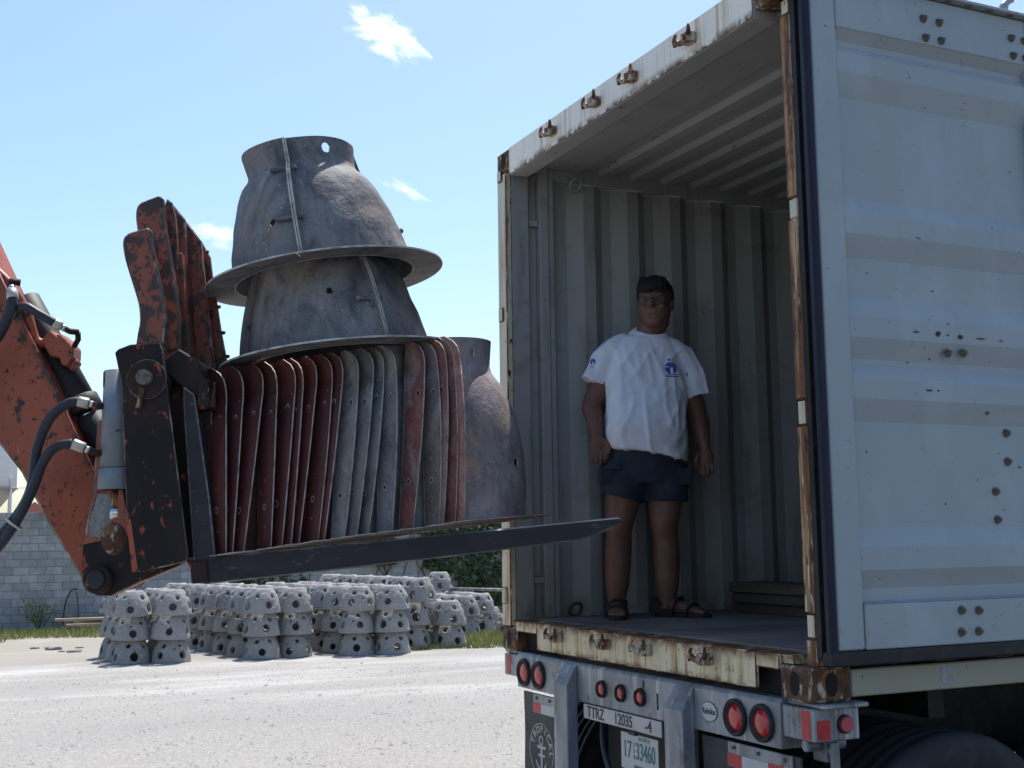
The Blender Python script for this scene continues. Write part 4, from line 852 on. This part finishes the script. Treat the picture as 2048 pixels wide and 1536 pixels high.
def base_ring(b, r0, r1, a0, a1, t, n, mi, me_):
    vs = []
    for i in range(n + 1):
        a = a0 + (a1 - a0) * i / n; c, s = math.cos(a), math.sin(a)
        vs += [(r0 * c, r0 * s, 0), (r1 * c, r1 * s, 0), (r1 * c, r1 * s, t), (r0 * c, r0 * s, t)]
    for i in range(n):
        a = 4 * i; q = a + 4
        b.add(vs, [(a, a + 1, q + 1, q), (a + 3, q + 3, q + 2, a + 2)], mi); b.add(vs, [(a + 1, a + 2, q + 2, q + 1), (a, q, q + 3, a + 3)], me_)
    b.add(vs, [(0, 3, 2, 1), tuple(4 * n + k for k in (0, 1, 2, 3))], me_)
FT = R(43)
def panel_mesh(k, A=R(79)):
    rr = random.Random(900 + k); b = MB()
    hs = [(R(16), .30, .024)] if k % 3 == 0 or k == 17 else [(R(-30), .22, .022)]
    if k == 17: hs = [(R(-24), .235, .021), (R(-42), .748, .017)]
    shell(b, PANP, -A, A, 40, 30, .007, hs, False, 0, 1, .003, k * 3.7)
    for sg in (-1, 1): at, Lh = flange(b, PANP, sg * A, .080 + rr.uniform(-.004, .006), .007, -sg, 2, 1, 30, -sg * FT, .388)
    base_ring(b, .384, .49 + rr.uniform(-.01, .015), -A, A, .003, 36, 2, 1)
    # bolt holes in the near flange: pale worn ring, hole shade painted as a dark disc
    for f0, dj in ((.22, 0), (.70, .0), (.12, 1), (.80, 1), (.33, 2)):
        r, z, d = at(Lh * (f0 + rr.uniform(-.015, .015))); c, s = math.cos(-A + FT), math.sin(-A + FT); tx, ty = s, -c; wq = .045 + (.388 - r) * .5; ox, oy = r * math.cos(-A) + wq * c, r * math.sin(-A) + wq * s
        rx = rr.uniform(.0055, .0075) if dj == 0 else .003
        for q, (sc, mi, off) in enumerate(((1.7, 4, .0008), (1.0, 3, .0016)) if dj == 0 else ((1, 4, .0008),)):
            vs = [(ox + c * rx * sc * math.cos(t * .628) + tx * off, oy + s * rx * sc * math.cos(t * .628) + ty * off, z + 1.25 * rx * sc * math.sin(t * .628)) for t in range(10)]
            b.add(vs, [tuple(range(10))], mi)
    return b
PAN = [ # bottom f, mid f, top f, u, kind, label
 (.032, .072, .043, .000, 'r', 'dark red mold panel standing closest to the fork carriage'),
 (.051, .126, .116, .003, 'r', 'dark red mold panel second from the fork carriage'),
 (.086, .198, .194, .006, 'r', 'dark red mold panel third from the carriage, just before the wide gap'),
 (.225, .283, .272, .009, 'r', 'dark red mold panel just past the wide gap'),
 (.252, .362, .336, .012, 'r', 'dark red mold panel second past the wide gap'),
 (.294, .380, .373, .024, 'r', 'narrow dark red mold panel squeezed between two others, third past the gap'),
 (.326, .455, .433, .028, 'r', 'dark red mold panel fourth past the wide gap'),
 (.385, .500, .483, .036, 'r', 'dark red mold panel second before the first grey one'),
 (.428, .550, .544, .044, 'r', 'dark red mold panel directly before the first grey one'),
 (.503, .622, .601, .014, 'g', 'grey mold panel with broad pale flange beside the last dark red one'),
 (.535, .684, .670, .022, 'g', 'grey mold panel second of the four grey ones'),
 (.595, .714, .706, .030, 'g', 'thin grey mold panel third of the four grey ones'),
 (.701, .769, .761, .026, 'g', 'dark grey mold panel with its curved outer face showing in the gap'),
 (.789, .904, .888, .016, 'p', 'chalky red and white streaked mold panel after the grey ones'),
 (.893, .954, .934, .022, 'g', 'stained grey mold panel between the chalky red one and the pink ones'),
 (.916, .992, .979, .028, 'p', 'faded pink red mold panel third from the front of the forks'),
 (.956, 1.018, 1.002, .034, 'p', 'faded pink red mold panel second from the front of the forks'),
 (1.002, 1.046, 1.035, .042, 'o', 'frontmost mold panel with orange flange and whole mauve grey outer face')]
M['scuff'] = mat('scuffed_rim', (.26, .19, .17), .8); M['scuffg'] = mat('scuffed_grey_rim', (.33, .32, .30), .8)
KM = {'r': [M['mred'], M['medge'], M['mredf'], M['hole'], M['scuff']], 'g': [M['mgrey'], M['medgeg'], M['mgrey2'], M['hole'], M['scuffg']], 'p': [M['mgrey'], M['medge'], M['mpink'], M['hole'], M['scuff']], 'o': [M['mauve'], M['medge'], M['morange'], M['hole'], M['scuff']]}
for k, (fb, fm, ft, u, kd, lab) in enumerate(PAN):
    lean = min(math.atan((ft - fb + .006) / .76), R(9))
    A0 = (fb + fm + ft) / 3 - .140 - math.tan(lean) * .40
    pb = panel_mesh(k); tl = math.tan(lean); pb.v = [Vector((p.x + p.z * tl, p.y, p.z)) for p in pb.v]
    me = pb.data('mold_panel', KM[kd], weld=False)
    if k in (11, 12): me.materials[2] = M['mgrey']
    if k == 10: me.materials[2] = M['mgrey2b']
    if k == 14: me.materials[2] = M['mgreyred']
    o = link('mold_panel', me); yaw = random.uniform(-.02, .02)
    o.matrix_world = ML @ Matrix.Translation((A0, .445 + random.uniform(-.006, .006), .002 + .0024 * k)) @ Matrix.Rotation(yaw, 4, 'Z')
    tag(o, lab, 'mold panel', 'fibreglass mold panels nested upright on the forks')
# assembled molds, three panels each
MOP = [(.402, 0), (.398, .05), (.380, .15), (.352, .26), (.318, .36), (.288, .42), (.262, .452), (.244, .478), (.240, .50), (.244, .53), (.254, .590)]
def mold(lab, base, lean, spin, hol, skew=0):
    t = thing('assembled_mold', lab, 'mold', (0, 0, 0), 'assembled molds stacked on the panels')
    Mx = ML @ Matrix.Translation(base) @ Matrix.Rotation(lean, 4, 'Y') @ Matrix.Rotation(spin, 4, 'Z')
    t.matrix_world = Mx
    for q in range(3):
        b = MB(); c = 2.0944 * q; A = 1.0435
        shell(b, MOP, c - A, c + A, 40, 28, .008, [(c + a, s_, r) for (qq, a, s_, r) in hol if qq == q], False, 0, 1, .004, q * 5.3)
        for sg in (-1, 1): flange(b, MOP, c + sg * A, .040, .007, -sg, 0, 1)
        base_ring(b, .396, .530, c - A, c + A, .008, 40, 0, 1)
        fx = Matrix.Rotation(-spin, 3, 'Z') @ Vector((1, 0, 0))
        b.v = [p + fx * (skew * p.z) + Vector((0, 0, 0)) for p in b.v]
        b.v = [p * (1 + .012 * noise.noise(p * 3 + Vector((q * 3, skew * 50, 1)))) if p.z > .03 else p for p in b.v]
        o = link('mold_section', b.data('mold_section', [M['mgrey'], M['medgeg']], weld=False), t)
        # pin and wedge on the seam
        for s_, up in ((.20, 0), (.47, 1))[:2 if q == 0 else 1]:
            at, Lh = resample(MOP, 20); r, z, d = at(s_); r += .012; an = c - A - .0105 / .35 * 0
            Mq = Matrix.Rotation(an, 4, 'Z') @ Matrix.Translation((r, 0, z))
            w = MB(Mq); w.cyl((0, -.075, 0), (0, .03, 0), .010, .011, 10); w.ell((0, -.078, 0), (.013, .012, .013), 8); w.v = [p + fx * (skew * z) for p in w.v]
            w.box(-.005, .005, -.03, -.018, -.035, .02); link('seam_pin', w.data('seam_pin', M['mgrey'], weld=False), t)
    return t
vw = math.atan2(-1, 0)   # seams: one toward the camera
top_mold = mold('upper grey mold, its neck on top with a see-through hole', (.462, .445, 1.185), R(-3.2), vw + 1.0435 - .05, [(0, -.33, .575, .023), (2, .75, .20, .019), (1, 0, .2, .02)], -.08)
low_mold = mold('lower grey mold, half hidden under the brim of the upper one', (.500, .445, .812), R(-1.2), vw + 1.0435 + .62, [(2, .55, .25, .017), (0, .2, .2, .02)], -.04)

# ------------------------------------------------------------------ the man in the container
M['skin'] = mat('tanned_skin', (.175, .083, .058), .5, layers=[dict(c=(.11, .046, .034), s=(9, 9, 9), lo=.42, hi=.7, a=.7)], bump=(60, .1, .002))
M['hair'] = mat('dark_hair', (.009, .007, .007), .7, bump=(90, .5, .003))
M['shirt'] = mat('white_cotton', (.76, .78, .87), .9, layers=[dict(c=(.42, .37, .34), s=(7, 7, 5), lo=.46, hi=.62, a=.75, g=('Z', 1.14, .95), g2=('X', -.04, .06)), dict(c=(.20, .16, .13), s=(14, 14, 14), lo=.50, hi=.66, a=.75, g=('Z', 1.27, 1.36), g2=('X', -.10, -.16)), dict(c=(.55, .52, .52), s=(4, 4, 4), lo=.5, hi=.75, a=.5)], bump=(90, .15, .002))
M['shorts'] = mat('navy_cotton', (.022, .026, .045), .9, layers=[dict(c=(.05, .055, .075), s=(8, 8, 5), lo=.48, hi=.75, a=.7)], bump=(120, .15, .002))
M['print'] = mat('blue_shirt_print', (.06, .12, .42), .85)
M['sandal'] = mat('dark_sandal', (.022, .018, .018), .75)
M['glframe'] = mat('glasses_frame', (.10, .095, .09), .35, .6); M['eye'] = mat('eye', (.13, .10, .09), .5); M['lensclear'] = mat('clear_lens', (.5, .55, .6), .08, spec=.8); M['lensclear'].node_tree.nodes['Principled BSDF'].inputs['Alpha'].default_value = .04
PB = Vector((.40, .64, FZ)); rh = Vector((.42425, .90554, 0)).normalized(); fh = Vector((-rh.y, rh.x, 0))
PM = Matrix(((rh.x, fh.x, 0, PB.x), (rh.y, fh.y, 0, PB.y), (0, 0, 1, PB.z), (0, 0, 0, 1)))
man = thing('person', 'man in white printed T-shirt, dark shorts, sandals and eyeglasses standing inside the container', 'person')
man.matrix_world = PM @ Matrix.Scale(1.02, 4); bpy.context.view_layer.update()
def remesh(b, name, mt, vox, sm=4, fn=None):
    me = b.data(name, mt, weld=False); o = D.objects.new(name, me); COL.objects.link(o)
    m_ = o.modifiers.new('r', 'REMESH'); m_.mode = 'VOXEL'; m_.voxel_size = vox; m_.use_smooth_shade = True
    s_ = o.modifiers.new('s', 'SMOOTH'); s_.factor = .5; s_.iterations = sm
    dg = bpy.context.evaluated_depsgraph_get(); me2 = D.meshes.new_from_object(o.evaluated_get(dg)); D.objects.remove(o)
    if fn:
        nn = [(v.co.copy(), v.normal.copy()) for v in me2.vertices]
        for v, (c_, n_) in zip(me2.vertices, nn): v.co = fn(c_, n_)
    me2.materials.clear(); me2.materials.append(mt); o2 = link(name, me2, man); return o2
HR = Matrix.Rotation(R(-17), 3, 'Z') @ Matrix.Rotation(R(4), 3, 'X'); HC = Vector((.062, -.015, 1.570)); HS = 1.11
hp = lambda x, y, z: HC + HR @ (Vector((x, y, z)) * HS)
b = MB()
for hip, knee, calf, ank in (((-.10, .0, .74), (-.143, -.012, .475), (-.150, .018, .335), (-.166, .015, .095)), ((.095, .0, .74), (.078, -.012, .475), (.088, .018, .335), (.088, .02, .095))):
    b.tube(catmull([hip, Vector(hip).lerp(Vector(knee), .5), knee, Vector(knee).lerp(Vector(calf), .5) + Vector((0, .008, 0)), calf, Vector(calf).lerp(Vector(ank), .6), ank, Vector(ank) - Vector((0, 0, .06))], 2),
           [.100, .096, .090, .082, .072, .066, .064, .064, .066, .066, .062, .054, .046, .041, .042], 26)
def foot(heel, dr):
    h = Vector(heel); d_ = Vector(dr).normalized(); s_ = Vector((-d_.y, d_.x, 0))
    b.tube([h - d_ * .02 + Vector((0, 0, .045)), h + d_ * .05 + Vector((0, 0, .052)), h + d_ * .11 + Vector((0, 0, .044)), h + d_ * .17 + Vector((0, 0, .034)), h + d_ * .20 + Vector((0, 0, .030))], [(.034, .030), (.040, .034), (.034, .040), (.024, .045), (.018, .042)], 12)
    for k, (o_, L_, r_) in enumerate(((-.032, .052, .014), (-.013, .050, .0105), (.003, .045, .010), (.018, .038, .0095), (.032, .030, .009))):
        sg = 1 if d_.x > 0 else -1; p = h + d_ * .19 + s_ * o_ * sg; b.tube([p + Vector((0, 0, .030)), p + d_ * L_ * .6 + Vector((0, 0, .029)), p + d_ * L_ + Vector((0, 0, .024))], [r_, r_ * 1.05, r_ * .8], 8)
FT_ = [((-.162, .035, 0), (-.10, -1, 0)), ((.075, .045, 0), (.78, -.62, 0))]
for h, d_ in FT_: foot(h, d_)
for sh_, el, wr in (((-.165, .01, 1.275), (-.268, .03, 1.06), (-.247, -.035, .905)), ((.195, .01, 1.24), (.268, .035, 1.0), (.290, -.015, .835))):
    s0, e0, w0 = Vector(sh_), Vector(el), Vector(wr)
    b.tube(catmull([s0, s0.lerp(e0, .5), e0, e0.lerp(w0, .35), w0, w0 + (w0 - e0) * .12], 3), [.068, .064, .060, .058, .055, .052, .049, .050, .050, .048, .042, .036, .031, .030, .030, .029], 22)
def hand(w0, sg):
    w0 = Vector(w0); b.ell(w0 + Vector((.004 * -sg, -.012, -.050)), (.039, .017, .050), 14)
    for k, (o_, L_) in enumerate(((-.030, .058), (-.010, .074), (.010, .078), (.030, .070))):
        x = o_ * sg; p = w0 + Vector((x, -.014, -.080)); b.tube([p, p + Vector((x * .12, -.006, -L_ * .45)), p + Vector((x * .1, -.002, -L_ * .78)), p + Vector((x * .05, .012, -L_))], [.0098, .0095, .0085, .0068], 8)
    b.tube([w0 + Vector((.030 * sg, -.012, -.032)), w0 + Vector((.050 * sg, -.028, -.060)), w0 + Vector((.052 * sg, -.034, -.085)), w0 + Vector((.047 * sg, -.034, -.104))], [.015, .0125, .011, .008], 8)
hand((-.243, -.04, .905), 1); hand((.291, -.02, .835), -1)
b.ell((0, -.02, 1.0), (.175, .125, .34), 20); b.ell((0.015, .0, 1.27), (.17, .10, .11), 16)
b.tube([(.02, .015, 1.33), (.035, .008, 1.42), hp(0, .012, -.055)], [.084, .074, .070], 14)
for c, r in (((0, .012, .018), (.075, .094, .108)), ((0, -.022, -.048), (.074, .074, .072)), ((0, -.060, -.090), (.044, .032, .028)), ((0, -.072, .030), (.056, .022, .016)), ((0, -.090, .004), (.011, .016, .024)), ((0, -.104, -.014), (.015, .017, .013)),
             ((-.076, .012, -.010), (.010, .020, .031)), ((.076, .012, -.010), (.010, .020, .031)), ((-.040, -.062, -.022), (.024, .024, .022)), ((.040, -.062, -.022), (.024, .024, .022)), ((0, -.086, -.050), (.024, .010, .0055)), ((0, -.083, -.062), (.020, .010, .006)), ((0, -.015, -.090), (.066, .060, .045))):
    b.ell(hp(*c), tuple(x * HS for x in r), 18, 0, HR)
remesh(b, 'body', M['skin'], .0058, 4, lambda c, n: c + n * (.0022 * noise.noise(c * 16) if c.z < 1.40 else 0))
for sx in (-1, 1):
    e = MB().ell(hp(.030 * sx, -.078, .008), (.012, .010, .009), 10).build('eye', M['eye'], None); e.parent = man
    MB().ell(hp(.030 * sx - .004, -.0865, .008), (.005, .004, .005), 8).build('iris', M['hair'], None).parent = e
MB().ell(hp(0, -.0915, -.0555), (.021, .006, .003), 10, 0, HR).build('mouth', mat('lips', (.16, .055, .045), .5), None).parent = man
# hair
b = MB(); b.ell(hp(0, .016, .034), (.086 * HS, .102 * HS, .098 * HS), 30, 0, HR); HI = HR.inverted()
for i, v in enumerate(b.v):
    q = HI @ (v - HC) / HS
    if q.y < -.02 and q.z < .058: q = Vector((q.x * .80, q.y * .70 + .01, q.z))
    elif q.y < .0 and q.z < .01: q = Vector((q.x * .86, q.y, q.z))
    b.v[i] = HC + HR @ (q * HS)
for k in range(11):
    x = -.058 + .0116 * k + random.uniform(-.003, .003); f_ = 1 - (x / .085) ** 2
    b.tube(catmull([hp(x * .8, -.040, .112), hp(x, -.030 - .046 * f_, .092), hp(x * 1.05 - .003, -.040 - .050 * f_, .070), hp(x * 1.06 - .006, -.040 - .052 * f_, .050 - random.uniform(0, .016))], 3), [.013, .013, .012, .011, .010, .009, .008, .007, .005, .003], 6)
remesh(b, 'hair', M['hair'], .005, 2, lambda c, n: c + n * .003 * noise.noise(Vector((c.x * 90, c.y * 90, c.z * 25))))
# eyeglasses
gl = None
for sx in (-1, 1):
    pts = [hp(.032 * sx + .025 * math.copysign(abs(math.cos(t * .3927)) ** .6, math.cos(t * .3927)), -.100 + .012 * abs(.5 + .5 * sx * math.cos(t * .3927)) * .6, .006 + .016 * math.copysign(abs(math.sin(t * .3927)) ** .7, math.sin(t * .3927))) for t in range(17)]
    o = MB().tube(pts, .0016, 6).build('eyeglasses', M['glframe'], None); o.parent = man
    MB().add(pts[:16], [tuple(range(16))]).build('lens', M['lensclear'], None, weld=False).parent = o
    MB().tube([hp(.058 * sx, -.094, .012), hp(.074 * sx, -.06, .014), hp(.080 * sx, .01, .010)], .0018, 6).build('temple', M['glframe'], None).parent = o
MB().tube([hp(-.008, -.101, .010), hp(0, -.106, .014), hp(.008, -.101, .010)], .0018, 6).build('bridge', M['glframe'], None).parent = man
# shirt
b = MB(); rings = [(.80, .005, -.025, .198, .150), (.86, 0, -.035, .206, .160), (.94, -.002, -.042, .208, .168), (1.04, 0, -.036, .204, .160), (1.14, .0, -.022, .200, .142), (1.23, .006, -.012, .198, .128), (1.30, .010, -.002, .190, .112), (1.35, .014, .004, .168, .100), (1.39, .020, .008, .130, .090), (1.42, .030, .010, .098, .082), (1.440, .038, .008, .084, .078)]
n = 32; vs = []
for z, cx, cy_, rx, ry in rings:
    for j in range(n):
        t = 6.28319 * j / n; x = cx + rx * math.copysign(abs(math.cos(t)) ** .85, math.cos(t)); y = cy_ + ry * math.copysign(abs(math.sin(t)) ** .9, math.sin(t))
        vs.append((x, y, z + (-.18 * (x) if z < .9 else -.10 * x * min(1, max(0, (z - 1.2) / .12)) + (.42 * (y - .01) if z > 1.40 else 0))))
b.add(vs, [(k * n + j, k * n + (j + 1) % n, (k + 1) * n + (j + 1) % n, (k + 1) * n + j) for k in range(len(rings) - 1) for j in range(n)] + [tuple(range(n))[::-1], tuple(range(len(vs) - n, len(vs)))])
b.tube(catmull([(-.07, .006, 1.368), (-.130, .006, 1.338), (-.182, .008, 1.290), (-.228, .010, 1.225), (-.256, .010, 1.168)], 4), [.060, .064, .068, .071, .074, .076, .077, .078, .078, .078, .077, .076, .075, .074, .073, .072, .073], 18)
b.tube(catmull([(.10, .006, 1.352), (.155, .006, 1.312), (.204, .010, 1.258), (.245, .014, 1.175), (.270, .016, 1.090)], 4), [.060, .064, .068, .071, .074, .076, .077, .078, .078, .078, .077, .076, .075, .075, .074, .073, .075], 18)
def folds(c, n_):
    rid = lambda v: (1 - abs(noise.noise(v)) * 1.6)
    a = max(0, rid(Vector((c.x * 12 + c.z * 2.2, c.y * 8, c.z * 1.8 + 4)))) ** 3; d_ = max(0, rid(Vector((c.x * 10 - c.z * 7, c.y * 8, c.z * 4 + 9)))) ** 3
    w = noise.noise(Vector((c.x * 26 + c.z * 12, c.y * 22, c.z * 14))); low = max(0, 1 - abs(c.z - .90) / .13)
    fd = max(.12, min(1, (1.40 - c.z) / .10))
    return c + n_ * fd * (.012 * a + .008 * d_ + .003 * w + .010 * low * .35 * rid(Vector((c.x * 4, c.y * 4, c.z * 22))) - .010)
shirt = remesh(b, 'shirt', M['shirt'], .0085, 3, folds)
MB().tube([(.034 + .083 * math.cos(t * .3142), .008 + .077 * math.sin(t * .3142), 1.428 + .034 * math.sin(t * .3142) - .010 * math.cos(t * .3142) * .5 - .006) for t in range(21)], .007, 8).build('collar', M['shirt'], None).parent = shirt
tree = BVHTree.FromPolygons([v.co for v in shirt.data.vertices], [p.vertices for p in shirt.data.polygons])
def decal(polys, dirn, name):
    d_ = MB()
    for P in polys:
        q = []
        for p in P:
            hit = tree.ray_cast(Vector(p), Vector(dirn))[0]
            if hit: q.append(hit - Vector(dirn) * .0018)
        if len(q) == len(P): d_.add(q, [tuple(range(len(q)))])
    d_.build(name, M['print'], None, weld=False).parent = shirt
def grid(cx, cz, w, h, mask, N=9, y=-.5):
    out = []
    for i in range(N):
        for j in range(N):
            u, v = (i + .5) / N * 2 - 1, (j + .5) / N * 2 - 1
            if mask(u, v): out.append([(cx + (i / N - .5) * w, y, cz + (j / N - .5) * h), (cx + ((i + 1) / N - .5) * w, y, cz + (j / N - .5) * h), (cx + ((i + 1) / N - .5) * w, y, cz + ((j + 1) / N - .5) * h), (cx + (i / N - .5) * w, y, cz + ((j + 1) / N - .5) * h)])
    return out
decal(grid(.118, 1.222, .060, .058, lambda u, v: u * u + v * v < 1 and not (abs(u - .1) < .22 and v < .2) and not (u < -.3 and .1 < v < .35)), (0, 1, 0), 'chest_print')
decal(grid(.112, 1.263, .018, .016, lambda u, v: abs(u) < .5 + .5 * v, 5) + grid(.120, 1.180, .068, .006, lambda u, v: True, 5) + grid(.126, 1.190, .05, .004, lambda u, v: True, 4), (0, 1, 0), 'print_caption')
decal(grid(-.262, 1.272, .026, .030, lambda u, v: u * u + v * v < 1 and not (abs(u) < .25 and v < -.1), 6) + grid(-.268, 1.245, .020, .004, lambda u, v: True, 4), (0, 1, 0), 'sleeve_print')
# shorts
b = MB(); n = 28; vs = []
rs = [(.66, .0, .0, .175, .125), (.72, .0, .0, .192, .135), (.80, .0, -.008, .190, .135), (.87, .0, -.012, .186, .132)]
for z, cx, cy_, rx, ry in rs:
    for j in range(n): t = 6.28319 * j / n; vs.append((cx + rx * math.cos(t), cy_ + ry * math.sin(t), z))
b.add(vs, [(k * n + j, k * n + (j + 1) % n, (k + 1) * n + (j + 1) % n, (k + 1) * n + j) for k in range(3) for j in range(n)] + [tuple(range(n))[::-1], tuple(range(3 * n, 4 * n))])
b.tube(catmull([(-.098, 0, .76), (-.112, -.002, .66), (-.134, -.004, .585)], 4), [(.112, .120)] * 5 + [(.110, .112)] * 2 + [(.108, .112)] * 2, 18); b.tube(catmull([(.092, 0, .75), (.094, -.002, .65), (.096, -.004, .565)], 4), [(.110, .112)] * 5 + [(.108, .108)] * 2 + [(.104, .106)] * 2, 18)
so_ = remesh(b, 'shorts', M['shorts'], .010, 2, lambda c, n_: c + n_ * (.005 * noise.noise(Vector((c.x * 14, c.y * 14, c.z * 8))) + .003 * noise.noise(c * 30)))
for x0, z0 in ((-.215, .66), (.165, .645)): MB().box(x0 - .03, x0 + .05, -.10, .02, z0, z0 + .085).build('pocket', M['shorts'], None, .012, 2).parent = so_
MB().box(-.215, -.135, -.118, .0, .725, .75).build('pocket_flap', M['shorts'], None, .006).parent = so_
# sandals
for (h, d_) in FT_:
    h = Vector(h); d_ = Vector(d_).normalized(); s_ = Vector((-d_.y, d_.x, 0)); P = lambda a, c, z: h + d_ * a + s_ * c + Vector((0, 0, z))
    out = [(-.055, 0), (-.045, .028), (.0, .036), (.08, .036), (.16, .048), (.22, .044), (.252, .022), (.256, -.010), (.235, -.040), (.17, -.050), (.08, -.040), (.0, -.036), (-.045, -.028)]
    b = MB(); b.prism([(a, c) for a, c in out], lambda a, c, z: P(a, c, z), .001, .020); sd_ = b.build('sandal', M['sandal'], None, .004, 2); sd_.parent = man
    for a, hz, wd in ((.155, .062, .047), (.075, .088, .043)):
        pts = catmull([P(a - .01, -wd - .006, .015), P(a, -wd - .002, hz * .62), P(a + .006, -wd * .45, hz), P(a + .006, wd * .45, hz), P(a, wd + .002, hz * .62), P(a - .01, wd + .006, .015)], 4)
        MB().tube(pts, [(.016, .005)] * len(pts), 8).build('strap', M['sandal'], None).parent = sd_
    pts = catmull([P(.05, -.042, .05), P(-.01, -.046, .075), P(-.055, 0, .085), P(-.01, .046, .075), P(.05, .042, .05)], 4); MB().tube(pts, [(.011, .005)] * len(pts), 8).build('strap', M['sandal'], None).parent = sd_
